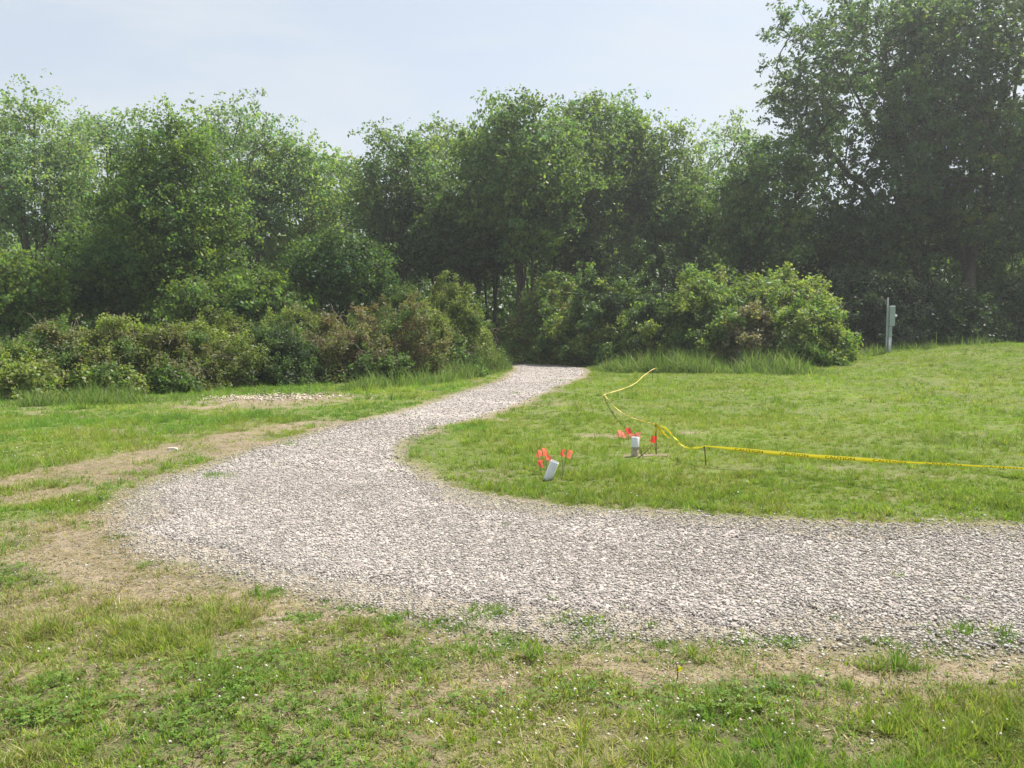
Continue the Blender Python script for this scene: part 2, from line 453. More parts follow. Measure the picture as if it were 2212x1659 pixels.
OCT = np.array([(1,0,0),(-1,0,0),(0,1,0),(0,-1,0),(0,0,1),(0,0,-1)], float)
OCTF = np.array([(0,2,4),(2,1,4),(1,3,4),(3,0,4),(2,0,5),(1,2,5),(3,1,5),(0,3,5)])
def stones(name, x, y, size, rng, pal, mat, zup=0.2):
    n = len(x)
    z = zg(x, y)+0.012*np.clip(samp(R_SD, x, y, -1)*10, 0, 1)
    V = OCT[None]*np.ones((n, 1, 1))
    V = V+rng.normal(0, 0.22, (n, 6, 3))
    sc = size[:, None]*np.stack([0.7+0.5*rng.random(n), 0.45+0.35*rng.random(n), 0.32+0.3*rng.random(n)], -1)
    V = V*sc[:, None, :]
    # random tilt then yaw
    tx = rng.normal(0, 0.35, n); cy, sy = np.cos(tx)[:, None], np.sin(tx)[:, None]
    Vy, Vz = V[..., 1]*cy-V[..., 2]*sy, V[..., 1]*sy+V[..., 2]*cy
    an = rng.random(n)*6.283; c, s = np.cos(an)[:, None], np.sin(an)[:, None]
    Vx2, Vy2 = V[..., 0]*c-Vy*s, V[..., 0]*s+Vy*c
    P = np.stack([Vx2+x[:, None], Vy2+y[:, None], Vz+(z+size*zup)[:, None]], -1).reshape(-1, 3)
    Fc = (OCTF[None]+(np.arange(n)*6)[:, None, None]).reshape(-1, 3)
    ci = rng.integers(0, len(pal), n); col = np.asarray(pal)[ci]*((0.75+0.5*rng.random(n))*(0.84+0.30*fbm(x*0.9, y*0.9, 0, 58, 4)))[:, None]
    return quads_np(name, P, Fc, mat, None, np.repeat(col, 6, 0))

rng = np.random.default_rng(7)
PAL = 0.84*np.array([(0.42,0.392,0.35),(0.46,0.43,0.38),(0.38,0.355,0.32),(0.34,0.315,0.28),(0.50,0.47,0.42),(0.44,0.385,0.31),(0.24,0.21,0.20),(0.42,0.40,0.385),(0.57,0.54,0.49)])
xs_, ys_, ss_ = [], [], []
for (y0, y1, dens, smin, smax) in ((3.0, 6, 4200, .005, .016), (6, 9, 2500, .007, .017), (9, 14, 650, .012, .024), (14, 24, 160, .014, .028), (24, 42, 40, .02, .035)):
    n = int(wedge_area(y0, y1)*dens)
    x, y = frustum_points(rng, n, y0, y1)
    sd = samp(R_SD, x, y, -1)
    k = rng.random(len(x)) < (np.clip(0.35+sd*2.5, 0.0, 1)*(0.72+0.5*fbm(x*4, y*4, 0, 99, 2))*(sd > -0.14)+0.10*((sd > -0.7) & (sd < 0)))
    x, y = x[k], y[k]
    xs_.append(x); ys_.append(y); ss_.append(smin+(smax-smin)*rng.random(len(x))**1.8)
x, y, s_ = map(np.concatenate, (xs_, ys_, ss_))
s_ = s_*(0.95+0.25*S((x-0.3)/2.5)*(y < 8))
gs = stones('loose_gravel', x, y, s_, rng, PAL, M_STONE)
tag(gs, kind='stuff')
# pale wood chips and stones on the bare patch beside the left thicket
n = 1500
c = gp(575, 858); x = c[0]+rng.normal(0, 0.85, n); y = c[1]+rng.normal(0, 0.45, n)+0.12*(x-c[0])
pr = stones('pale_rubble', x, y, .02+.035*rng.random(n)**2, rng, [(0.48,0.42,0.33),(0.4,0.33,0.25),(0.6,0.55,0.46),(0.34,0.26,0.19)], M_STONE)
tag(pr, kind='stuff')

# ------------------------------------------------------------------ grass blades
def blades(name, x, y, h, w, bend, col, rng, mat, segs=2, parent=None, zbase=None, yaw=None):
    n = len(x)
    z = (zg(x, y) if zbase is None else zbase)-0.004
    th = rng.random(n)*6.283 if yaw is None else yaw
    dx, dy = np.cos(th), np.sin(th)            # bend direction
    fa = th+1.57+rng.normal(0, 0.6, n); wx, wy = np.cos(fa)*w/2, np.sin(fa)*w/2
    b = bend*h
    rows = [(0, 0, 1.0), (0.5, 0.28, 0.85), (1.0, 1.0, 0.0)] if segs == 2 else [(0, 0, 1.0), (1.0, 1.0, 0.0)]
    hh = h*np.sqrt(np.clip(1-bend**2*0.8, 0.05, 1))
    V = []
    for (t, bb, ww) in rows:
        px, py, pz = x+dx*b*bb, y+dy*b*bb, z+hh*(t if t < 1 else 1)
        if ww > 0:
            V += [np.stack([px-wx*ww, py-wy*ww, pz], -1), np.stack([px+wx*ww, py+wy*ww, pz], -1)]
        else: V += [np.stack([px, py, pz], -1)]
    k = len(V); P = np.stack(V, 1).reshape(-1, 3)
    base = (np.arange(n)*k)[:, None]
    if segs == 2:
        L = np.concatenate([base+np.array([[0, 1, 3, 2]]), base+np.array([[2, 3, 4]])], 1).ravel()
        st = np.stack([np.arange(n)*7, np.arange(n)*7+4], -1).ravel()
    else:
        L = (base+np.array([[0, 1, 2]])).ravel(); st = np.arange(n)*3
    return mesh_np(name, P, L, st, mat, parent, np.repeat(col, k, 0))

G_LAWN = 0.93*np.array([(0.21,0.30,0.045),(0.26,0.335,0.055),(0.17,0.26,0.04),(0.31,0.35,0.085),(0.34,0.33,0.13)])
G_LEFT = np.array([(0.13,0.26,0.045),(0.16,0.29,0.05),(0.19,0.29,0.06),(0.11,0.21,0.04)])
G_DRY = np.array([(0.36,0.30,0.17),(0.42,0.36,0.22),(0.28,0.22,0.12),(0.24,0.24,0.09)])
def grass_zone(name, rng, y0, y1, dens, hmul, w, segs, per=24, tr=0.03):
    nt = int(wedge_area(y0, y1)*dens/per)
    tx, ty = frustum_points(rng, nt, y0, y1); nt = len(tx)
    # tufts crowd together where the turf is thick
    tfr = fbm(tx*1.6, ty*1.6, 0, 61, 4); big = fbm(tx*3.3, ty*3.3, 0, 71, 3)
    th_ = (0.65+0.75*rng.random(nt))*(0.7+0.9*S((tfr-0.38)/0.3))*np.where((big > 0.64) & (rng.random(nt) < .5), 1.9, 1.0)
    trr = tr*(0.5+1.1*rng.random(nt)); tcol = rng.random(nt); ttint = 1+rng.normal(0, 0.16, nt)
    cnt = np.clip((per*(0.3+1.4*rng.random(nt))).astype(int), 2, None); i = np.repeat(np.arange(nt), cnt); n = len(i)
    ra = rng.random(n)*6.283; rr = np.abs(rng.normal(0, 1, n))*trr[i]
    x = tx[i]+np.cos(ra)*rr; y = ty[i]+np.sin(ra)*rr; yaw = ra+rng.normal(0, 0.9, n)
    sd = samp(R_SD, x, y, -1); d = samp(D, x, y, 0); wd = samp(WD, x, y, 0)
    keep = np.where(sd > -0.02+0.1*(tcol[i]-0.5), np.clip(wd*1.3-0.15, 0.0015, 1), np.clip(1.1-1.15*d+wd+0.5*S((fbm(x*4.5, y*5.5, 0, 95, 2)-0.55)/0.15), 0.04, 1))
    k = (rng.random(n) < keep) & ~((y > 33+1.5*tfr[i]))
    i, x, y, sd, d, rr, yaw, wd = i[k], x[k], y[k], sd[k], d[k], rr[k], yaw[k], wd[k]; n = len(x)
    right = (x > -0.9) & (y > 6.3); left = (y > 7) & (x < -1.2); fore = ~right & ~left
    h = np.where(right, 0.043, np.where(left, 0.058, 0.040))*(0.45+0.9*rng.random(n))*hmul*th_[i]
    h *= np.where(sd > -0.12, 0.55, 1.0)*(1-0.35*np.clip(d, 0, 1))
    wl_ = np.where(left, 0.75, np.where(fore, 0.55, 0.22))*S((fbm(x*0.9, y*0.9, 0, 77, 3)-0.33)/0.2)
    u = np.clip(tcol[i]+rng.normal(0, .12, n), 0, .999)
    col = G_LAWN[np.clip(((1-u)*5).astype(int), 0, 4)]
    col = np.where(((u < wl_) | (wd > .3))[:, None], G_LEFT[rng.integers(0, 4, n)], col)
    dry = np.clip(np.where(fore, 0.17, 0.04)+0.55*d+0.30*S((fbm(x*1.3, y*1.3, 0, 78, 4)-0.50)/0.12)*(fore*0.8+0.15*right), 0, 0.9)*(1-np.clip(wd, 0, 1))
    isd = rng.random(n) < dry
    col = np.where(isd[:, None], G_DRY[rng.integers(0, 4, n)], col)
    col = col*(ttint[i]*(0.8+0.4*rng.random(n)))[:, None]*(0.84+0.45*fbm(x*0.35, y*0.35, 0, 79, 3))[:, None]
    bend = np.clip(rng.normal(0.45, 0.22, n)+0.35*isd+0.25*rr/tr, 0.02, 1.05)
    return tag(blades(name, x, y, h, w*(0.6+0.7*rng.random(n)), bend, col, rng, M_GRASS, segs, None, None, yaw), kind='stuff')

grass_zone('foreground_grass', rng, 2.3, 5.0, 20000, 1.1, 0.0048, 2, 26, 0.022)
grass_zone('lawn_grass', rng, 5.0, 9.0, 8000, 1.0, 0.0055, 2, 26, 0.03)
grass_zone('lawn_grass', rng, 9.0, 15.0, 3200, 1.05, 0.008, 1, 26, 0.045)
grass_zone('lawn_grass', rng, 15.0, 34.0, 900, 1.15, 0.015, 1, 22, 0.08)

# clover: three round leaflets on a short stalk, and white blossoms
def clover(rng, n):
    x, y = frustum_points(rng, n, 2.3, 6.5)
    sd = samp(R_SD, x, y, -1); d = samp(D, x, y, 0)
    c1 = fbm(x*1.7, y*1.7, 0, 81, 3)
    k = (rng.random(len(x)) < S((c1-0.38)/0.26)*np.clip(1-1.6*d, 0, 1)) & (sd < -0.05)
    x, y = x[k], y[k]; n = len(x)
    z = zg(x, y)+0.02+0.035*rng.random(n); r = 0.006+0.004*rng.random(n)
    V = []; a0 = rng.random(n)*6.283
    for q in range(3):
        a = a0+q*2.094
        cx, cy = np.cos(a), np.sin(a)
        for (f_, s_) in ((0.1, 0), (1.0, -0.75), (1.9, -0.35), (1.9, 0.35), (1.0, 0.75)):
            V.append(np.stack([x+(cx*f_-cy*s_)*r, y+(cy*f_+cx*s_)*r, z+r*0.35*abs(s_)+rng.normal(0, .0015, n)], -1))
    P = np.stack(V, 1).reshape(-1, 3)
    L = ((np.arange(n)*15)[:, None]+np.arange(15)[None]).ravel()
    col = np.array([(0.12,0.215,0.035),(0.17,0.26,0.05),(0.09,0.17,0.03)])[rng.integers(0, 3, n)]*(0.8+0.4*rng.random(n))[:, None]
    return tag(mesh_np('clover_leaves', P, L, np.arange(n*3)*5, M_GRASS, None, np.repeat(col, 15, 0)), kind='stuff')
clover(rng, 60000)

def blossoms(rng):
    px = []
    x, y = frustum_points(rng, 7000, 2.4, 9.0)
    sd = samp(R_SD, x, y, -1); c1 = fbm(x*1.7, y*1.7, 0, 81, 3); d = samp(D, x, y, 0)
    k = (rng.random(len(x)) < 0.20*S((c1-0.42)/0.16)*S((4.6-y)/1.5)+0.012) & (sd < -0.05) & (d < 0.5)
    x, y = x[k], y[k]
    # the flowering strip at the left verge
    for (u, v, sx, sy, m) in ((200, 935, 1.5, .5, 60), (100, 985, .9, .4, 60), (330, 905, 1.2, .4, 40), (420, 1060, .5, .15, 18), (1500, 1075, .5, .12, 14),
                              (280, 1090, .35, .1, 12), (110, 1125, .3, .1, 8), (1050, 1560, .25, .12, 22), (1280, 1600, .35, .08, 30), (1450, 1540, .35, .12, 30), (1620, 1590, .3, .1, 22), (1150, 1490, .2, .06, 16), (2000, 1600, .3, .1, 16),
                              (1080, 1420, .12, .03, 7), (1200, 1455, .2, .04, 12), (450, 1500, .25, .06, 8), (60, 1435, .15, .04, 8), (700, 1560, .3, .1, 10)):
        c = gp(u, v); x = np.append(x, c[0]+rng.normal(0, sx, m)); y = np.append(y, c[1]+rng.normal(0, sy, m))
    n = len(x); r = 0.0048+0.0042*rng.random(n)**1.5; r = np.where(y > 7, r*1.3, r)
    z = zg(x, y)+0.05+0.04*rng.random(n)
    V = OCT[None]*r[:, None, None]*(1+rng.normal(0, .2, (n, 6, 3)))*np.array([1, 1, .85])
    P = (V+np.stack([x, y, z], -1)[:, None, :]).reshape(-1, 3)
    Fc = (OCTF[None]+(np.arange(n)*6)[:, None, None]).reshape(-1, 3)
    col = np.array([(0.62,0.62,0.52),(0.48,0.46,0.36),(0.52,0.44,0.38)])[rng.integers(0, 3, n)]
    tag(quads_np('clover_blossoms', P, Fc, M_PETAL, None, np.repeat(col, 6, 0)), kind='stuff')
blossoms(rng)

# dry clippings lying on the bare soil and verge
def straw(rng):
    x, y = frustum_points(rng, 700000, 2.3, 15.0)
    sd = samp(R_SD, x, y, -1); d = samp(D, x, y, 0)
    k = (rng.random(len(x)) < (0.07+0.85*d)*(0.25+1.1*fbm(x*3, y*3, 0, 93, 3))) & (sd < 0.12) & ((y < 6.6) | (x < -1)) & (rng.random(len(x)) < np.clip((15-y)/8, 0, 1))
    x, y = x[k], y[k]; n = len(x)
    L = 0.02+0.05*rng.random(n); a = rng.random(n)*6.283; w = 0.0016+0.0016*rng.random(n)
    z = zg(x, y)+0.004+0.012*rng.random(n); ti = rng.normal(0, 0.006, n)
    cx, cy = np.cos(a)*L/2, np.sin(a)*L/2; nx_, ny_ = -np.sin(a)*w, np.cos(a)*w
    V = np.stack([np.stack([x-cx-nx_, y-cy-ny_, z-ti], -1), np.stack([x-cx+nx_, y-cy+ny_, z-ti], -1),
                  np.stack([x+cx+nx_*.3, y+cy+ny_*.3, z+ti], -1), np.stack([x+cx-nx_*.3, y+cy-ny_*.3, z+ti], -1)], 1).reshape(-1, 3)
    col = np.vstack([G_DRY, [(0.26, 0.22, 0.15), (0.20, 0.23, 0.08)]])[rng.integers(0, 6, n)]*(0.75+0.6*rng.random(n))[:, None]
    tag(quads_np('dry_clippings', V, np.arange(n*4).reshape(-1, 4), M_GRASS, None, np.repeat(col, 4, 0)), kind='stuff')
straw(rng)

# ------------------------------------------------------------------ leaves, limbs, trees, shrubs
def leaf_cloud(name, P, size, base_col, var, rng, mat, parent, up=0.7, outward=None, long=1.7, clumpcol=None):
    n = len(P)
    N = rng.normal(0, 0.75, (n, 3)); N[:, 2] += up
    if outward is not None: N += outward*0.5
    N /= np.linalg.norm(N, axis=1)[:, None]+1e-9
    T = rng.normal(0, 1, (n, 3)); T[:, 2] -= 0.35
    T -= (T*N).sum(1)[:, None]*N; T /= np.linalg.norm(T, axis=1)[:, None]+1e-9
    B = np.cross(N, T)
    s = size*(0.65+0.7*rng.random(n)); a = (s*long/2)[:, None]; b = (s/2)[:, None]
    fold = (s*0.18*rng.random(n))[:, None]
    V = np.stack([P-T*a, P+B*b-T*a*0.15-N*fold, P+T*a-N*fold*1.5, P-B*b-T*a*0.15-N*fold], 1).reshape(-1, 3)
    col = base_col*(1+rng.normal(0, var, n))[:, None] if clumpcol is None else clumpcol*(1+rng.normal(0, var, n))[:, None]
    col = col*np.stack([1+rng.normal(0, var*0.6, n), np.ones(n), 1+rng.normal(0, var*0.6, n)], -1)
    col = np.clip(col, 0.008, 0.5)
    return quads_np(name, V, np.arange(n*4).reshape(-1, 4), mat, parent, np.repeat(col, 4, 0))

def tubes_from_tree(name, nodes, par, rad, mat, parent, rmin=0.006):
    n = len(nodes); ch = [[] for _ in range(n)]
    for i, p in enumerate(par):
        if p >= 0: ch[p].append(i)
    done = np.zeros(n, bool); V = []; Fc = []; off = 0
    starts = [(i, -1) for i, p in enumerate(par) if p < 0]
    while starts:
        i, pr = starts.pop()
        chain = ([pr] if pr >= 0 else [])+[i]
        c = i
        while ch[c]:
            kids = sorted(ch[c], key=lambda q: -rad[q])
            for q in kids[1:]: starts.append((q, c))
            c = kids[0]; chain.append(c)
        pts = nodes[chain]; r = rad[chain].copy()
        if pr >= 0: r[0] = min(r[0], r[1]*1.15)
        if len(chain) < 2 or r.max() < rmin: continue
        r[-1] = min(r[-1], 0.006)
        k = 9 if r[0] > 0.12 else (6 if r[0] > 0.04 else 4)
        t = np.gradient(pts, axis=0); t /= np.linalg.norm(t, axis=1)[:, None]+1e-9
        ref = np.array([0.83, 0.55, 0.05]) if abs(t[0][0]) < 0.7 else np.array([0.1, 0.99, 0.05])
        a = np.cross(t, ref); a /= np.linalg.norm(a, axis=1)[:, None]+1e-9; b = np.cross(t, a)
        w = np.arange(k)*2*math.pi/k
        ring = pts[:, None, :]+r[:, None, None]*(a[:, None, :]*np.cos(w)[None, :, None]+b[:, None, :]*np.sin(w)[None, :, None])
        m = len(chain); V.append(ring.reshape(-1, 3))
        i_, q_ = np.meshgrid(np.arange(m-1), np.arange(k), indexing='ij')
        f0 = off+i_*k+q_; f1 = off+i_*k+(q_+1) % k
        Fc.append(np.stack([f0, f0+k, f1+k, f1], -1).reshape(-1, 4)); off += m*k
    return quads_np(name, np.concatenate(V), np.concatenate(Fc), mat, parent, None, True)

def crown_points(rng, n, R, zb, H, profile, seed, hollow=0.42):
    """clump centres in an uneven crown, denser towards its skin"""
    out = []; tries = 0
    while len(out) < n and tries < 60:
        tries += 1
        m = n*3
        d = rng.normal(0, 1, (m, 3)); d /= np.linalg.norm(d, axis=1)[:, None]
        lump = 0.48+0.98*fbm(d[:, 0]*2.9+seed, d[:, 1]*2.9, d[:, 2]*2.9, seed, 3)
        r = (hollow+(1-hollow)*rng.random(m)**0.5)*lump
        p = d*r[:, None]
        t = (p[:, 2]+1)/2                                # 0 bottom .. 1 top
        if profile == 'vase': f = 0.62+0.5*np.clip(t, 0, 1)
        elif profile == 'cone': f = 1.15-0.45*np.clip(t, 0, 1)
        elif profile == 'column': f = 0.95-0.1*np.clip(t, 0, 1)
        else: f = np.ones(m)
        P = np.stack([p[:, 0]*R*f, p[:, 1]*R*f, zb+(H-zb)*t], -1)
        for q in P:
            if all((q[0]-o[0])**2+(q[1]-o[1])**2+1.3*(q[2]-o[2])**2 > SP2 for o in out[-400:]):
                out.append(q)
                if len(out) >= n: break
    return np.array(out)
SP2 = 0.25

def make_tree(name, label, cat, loc, H, R, zb, n, seed, col, profile='round', stems=3, lean=(0, 0), trunk_r=0.2, leaf=0.15, lpc=150,
              spread=(0.62, 0.42), group=None, bark=None, rz=0.0, split=0.35, extra=None, pale=0.0, hollow=0.42):
    rng = np.random.default_rng(seed)
    global SP2
    SP2 = (0.55*R*R*(H-zb)/max(n, 1))**(2/3)*0.35
    root = empty(name, loc, rz); tag(root, label, cat, group)
    C = crown_points(rng, n, R, zb, H, profile, seed, hollow)
    if extra is not None: C = np.concatenate([C, np.array(extra, float)])
    ln = np.array([lean[0], lean[1]])
    def axis(z): return ln*(z/H)**1.3
    C[:, :2] += axis(np.clip(C[:, 2], 0, None)[:, None]) if False else np.outer((np.clip(C[:, 2], 0, H)/H)**1.3, ln)
    nodes = [np.array([0, 0, -0.25])]; par = [-1]
    def grow(start, target, step, wig):
        a = nodes[start]; L = np.linalg.norm(target-a); m = max(1, int(L/step)); cur = start
        side = rng.normal(0, wig*L, 3); side[2] = abs(side[2])*0.6
        for k in range(1, m+1):
            t = k/m; p = a+(target-a)*t+side*(t*(1-t))*1.6
            if k < m: p = p+rng.normal(0, 0.03*step, 3)
            nodes.append(p); par.append(cur); cur = len(nodes)-1
        return cur
    zs = H*split*(0.7 if stems > 2 else 1)
    fork = grow(0, np.array([*axis(zs), zs])+np.array([rng.normal(0, .12), rng.normal(0, .12), 0]), 0.6, 0.02)
    top = np.array([*axis(H*0.93), H*0.93])
    grow(fork, top, 0.6, 0.03)
    for s in range(stems-1):
        an = rng.random()*6.283; rr = R*(0.35+0.3*rng.random()); zz = zb+(H-zb)*(0.62+0.25*rng.random())
        f0 = fork-int(rng.integers(0, max(1, fork//2)))
        grow(max(1, f0), np.array([*(axis(zz)+rr*np.array([math.cos(an), math.sin(an)])), zz]), 0.6, 0.08)
    order = np.argsort(np.linalg.norm(C-np.array([ln[0]*.4, ln[1]*.4, zb*0.8+0.2*H]), axis=1))
    tips = []
    for i in order:
        c = C[i]; A = np.array(nodes); dv = c-A; d = np.linalg.norm(dv, axis=1)+1e-6
        up = dv[:, 2]/d
        cost = d*(1+0.8*np.clip(0.35-up, 0, 2))+np.where(A[:, 2] < min(zb*0.6, 2.0), 6, 0)
        tips.append(grow(int(np.argmin(cost)), c, 0.55, 0.07))
    nodes_a = np.array(nodes); cnt = np.zeros(len(nodes)); cnt[tips] += 1
    for i in range(len(nodes)-1, 0, -1): cnt[par[i]] += cnt[i]
    rad = 0.015*np.maximum(cnt, 0.6)**0.5
    rad *= 1+(trunk_r/rad[0]-1)*np.clip((cnt/cnt[0])**0.5, 0, 1)
    hgt = nodes_a[:, 2]; rad = rad*(1+0.5*np.exp(-np.clip(hgt, 0, 9)/0.35)*(cnt > 0.5*cnt[0]))
    tubes_from_tree('trunk', nodes_a, par, rad, bark or M_BARK, root)
    m = len(C); cn = (0.78*lpc*(0.55+0.9*rng.random(m))).astype(int); idx = np.repeat(np.arange(m), cn); K = len(idx)
    cs = (0.7+0.6*rng.random(m))[idx][:, None]
    # each clump is a handful of sprays so that it has its own gaps
    sub = np.clip(rng.normal(0, 1, (m, 11, 3)), -1.7, 1.7)*np.array([spread[0], spread[0], spread[1]])*0.85
    pick = rng.integers(0, 11, K)
    off = sub[idx, pick]*cs+np.clip(rng.normal(0, 1, (K, 3)), -2.2, 2.2)*np.array([spread[0], spread[0], spread[1]*1.3])*0.21*cs
    P = C[idx]+off
    tw = 1+rng.normal(0, 0.16, m); ty_ = rng.normal(0, 0.10, m)
    cc = np.array(col)[None]*tw[:, None]; cc = cc*np.stack([1+ty_*1.4, 1+ty_*0.6, 1-ty_], -1)
    if pale: cc = cc*(1-pale)+pale*np.array([0.16, 0.2, 0.09])
    ow = P-np.array([ln[0]*.5, ln[1]*.5, (zb+H)/2]); ow /= np.linalg.norm(ow, axis=1)[:, None]+1e-9
    leaf_cloud('crown', P, leaf*0.78, None, 0.16, rng, M_LEAF, root, 0.4, ow, 1.7, cc[idx])
    return root

def make_shrub(name, label, cat, loc, rx, ry, h, n, seed, cols, leaf=0.07, lpc=130, spread=0.30, twigs=60, mat=None, group=None, rz=0.0, barepatch=0.0, low=0.05, twigmat=None, long=1.6, twig_len=1.0):
    """an arching shrub: leaf sprays over a lumpy mound, with canes showing through"""
    rng = np.random.default_rng(seed)
    root = empty(name, loc, rz); tag(root, label, cat, group)
    d = rng.normal(0, 1, (n, 3)); d[:, 2] = np.abs(d[:, 2])*0.9+low; d /= np.linalg.norm(d, axis=1)[:, None]
    lump = 0.46+0.86*fbm(d[:, 0]*3.2+seed, d[:, 1]*3.2, d[:, 2]*3.2, seed, 3)
    r = (0.5+0.5*rng.random(n)**0.35)*lump
    C = d*r[:, None]*np.array([rx, ry, h]); 
    flare = 1+0.15*np.clip(1-C[:, 2]/h, 0, 1); C[:, 0] *= flare; C[:, 1] *= flare
    cols = np.array(cols, float)
    # colour patches follow a noise so neighbouring sprays agree
    q = fbm(C[:, 0]*0.8+seed*3, C[:, 1]*0.8, C[:, 2]*1.1, seed+5, 3)+rng.normal(0, 0.05, n)
    ci = np.clip(((q-0.30)/0.42*len(cols)).astype(int), 0, len(cols)-1)
    cc = cols[ci]*(1+rng.normal(0, 0.13, n))[:, None]
    dens = np.ones(n)
    if barepatch > 0:
        dens = np.where((q > 0.46) & (C[:, 2] < h*0.8), 1-barepatch, 1.0)
    if barepatch > 0: dens = dens*np.where(C[:, 2] < 0.35*h, 0.45, 1.0)
    cn = (lpc*(0.5+rng.random(n))*dens).astype(int)+2; idx = np.repeat(np.arange(n), cn); K = len(idx)
    sub = rng.normal(0, 1, (n, 5, 3))*spread*0.7
    P = C[idx]+sub[idx, rng.integers(0, 5, K)]+rng.normal(0, 1, (K, 3))*spread*0.42
    P[:, 2] = np.abs(P[:, 2])+0.01
    ow = P/np.array([rx, ry, h]); ow /= np.linalg.norm(ow, axis=1)[:, None]+1e-9
    leaf_cloud('foliage', P, leaf, None, 0.18, rng, mat or M_SHRUB, root, 0.6, ow, long, cc[idx])
    # canes
    V = []; Fc = []; offv = 0
    pick = rng.choice(n, min(twigs, n), replace=False)
    for t_ in range(twigs):
        c = C[pick[t_ % len(pick)]]*(1.02+0.10*rng.random()); b = np.array([c[0]*0.25*rng.random(), c[1]*0.25, 0.0])
        side = rng.normal(0, 0.16, 3); rad = 0.010+0.008*rng.random()
        end = c+rng.normal(0, 0.25, 3)+np.array([0, 0, -0.12]); m = 9
        tt = np.linspace(0, 1, m)[:, None]
        pts = b*(1-tt)**2+2*tt*(1-tt)*(c*np.array([0.55, 0.55, 1.15])+side)+tt**2*end+rng.normal(0, 0.02, (m, 3))
        segs = [(pts, rad)]
        for _ in range(4):
            k = int(rng.integers(3, m)); p0 = pts[k]; dr = rng.normal(0, 1, 3)*0.28*twig_len+np.array([c[0], c[1], 0])/max(rx, ry)*0.25
            t3 = np.linspace(0, 1, 5)[:, None]; mid = p0+dr*0.6+np.array([0, 0, 0.1])
            segs.append((p0*(1-t3)**2+2*t3*(1-t3)*mid+t3**2*(p0+dr+np.array([0, 0, -0.12])), rad*0.5))
        for pts_, r0 in segs:
            m_ = len(pts_); tg = np.gradient(pts_, axis=0); tg /= np.linalg.norm(tg, axis=1)[:, None]+1e-9
            a = np.cross(tg, [0.3, 0.9, 0.31]); a /= np.linalg.norm(a, axis=1)[:, None]+1e-9; bb = np.cross(tg, a)
            w = np.arange(3)*2.094; rr = np.linspace(r0, r0*0.35, m_)
            ring = pts_[:, None]+rr[:, None, None]*(a[:, None]*np.cos(w)[None, :, None]+bb[:, None]*np.sin(w)[None, :, None])
            ring[..., 2] = np.maximum(ring[..., 2], -0.02)
            V.append(ring.reshape(-1, 3)); i_, q_ = np.meshgrid(np.arange(m_-1), np.arange(3), indexing='ij')
            f0 = offv+i_*3+q_; f1 = offv+i_*3+(q_+1) % 3
            Fc.append(np.stack([f0, f0+3, f1+3, f1], -1).reshape(-1, 4)); offv += m_*3
    quads_np('canes', np.concatenate(V), np.concatenate(Fc), twigmat or M_TWIG, root)
    return root

def base(u, Y, dz=0.0):
    x = (u-1106.0)/F*Y
    return (x, Y, float(zg(x, Y))+dz)
def hgt(v, Y): return float(at(1106, v, Y)[2])
def wid(px, Y): return px*Y/F

ASH = (0.19, 0.275, 0.125); MAPLE = (0.14, 0.212, 0.075); MID = (0.14, 0.21, 0.075); YEL = (0.12, 0.175, 0.045); DEEP = (0.040, 0.075, 0.026)
# kind, label, u, v top, Y, width px, v crown base, colour, profile, stems, clumps, leaf, leaves/clump
TREES = [
 ('ash_tree', 'tall airy pale green tree cut off by the left edge of the photo', -60, 225, 42, 330, 540, ASH, 'vase', 6, 190, .13, 115),
 ('ash_tree', 'tall airy pale green tree with fanning grey limbs, tallest at the far left', 95, 206, 41, 310, 540, ASH, 'vase', 8, 210, .13, 112),
 ('ash_tree', 'pale feathery tree just left of the dark dense cone shaped tree', 250, 235, 47, 240, 520, ASH, 'vase', 5, 160, .14, 112),
 ('maple_tree', 'dark dense cone shaped tree, leafy down to the left hedge', 385, 262, 33, 290, 690, (0.115,0.185,0.05), 'cone', 3, 300, .105, 270),
 ('ash_tree', 'tall pale rounded ash right of the dark cone shaped tree', 530, 218, 44, 280, 540, ASH, 'vase', 8, 220, .13, 112),
 ('ash_tree', 'pale tree with sloping right shoulder beside the notch of sky', 635, 285, 46, 240, 600, (0.18,0.26,0.09), 'round', 3, 170, .15, 140),
 ('ash_tree', 'small pale treetop at the bottom of the notch of sky', 745, 338, 60, 130, 520, (0.19,0.26,0.11), 'round', 2, 90, .18, 120),
 ('elm_tree', 'mid green pointed tree right of the notch of sky, slim dark trunks below', 860, 272, 44, 190, 610, MID, 'vase', 4, 190, .13, 130),
 ('ash_tree', 'pale sunlit treetop between the pointed tree and the dark maple', 985, 272, 56, 190, 520, (0.20,0.28,0.12), 'round', 3, 140, .17, 130),
 ('maple_tree', 'dark broad maple behind the gap in the thickets where the road ends', 1125, 212, 41, 270, 560, MAPLE, 'round', 4, 290, .14, 180),
 ('maple_tree', 'tall mid green tree just right of the dark broad maple', 1262, 198, 45, 190, 560, (0.14,0.21,0.07), 'column', 3, 210, .14, 165),
 ('maple_tree', 'narrow tree with a pointed top, second right of the dark broad maple', 1348, 222, 47, 130, 540, (0.16,0.235,0.08), 'column', 2, 150, .15, 150),
 ('elm_tree', 'lower leafy tree between the narrow pointed tree and the wispy pale tree', 1430, 275, 46, 170, 560, MID, 'round', 3, 180, .14, 150),
 ('ash_tree', 'wispy pale tree with sky showing through its top, left of the giant maples', 1555, 250, 60, 200, 520, (0.20,0.28,0.12), 'vase', 4, 120, .16, 80),
 ('maple_tree', 'dark tree close behind the right thicket, below the wispy pale tree', 1640, 288, 39, 190, 600, (0.13,0.20,0.068), 'cone', 3, 200, .13, 165),
]
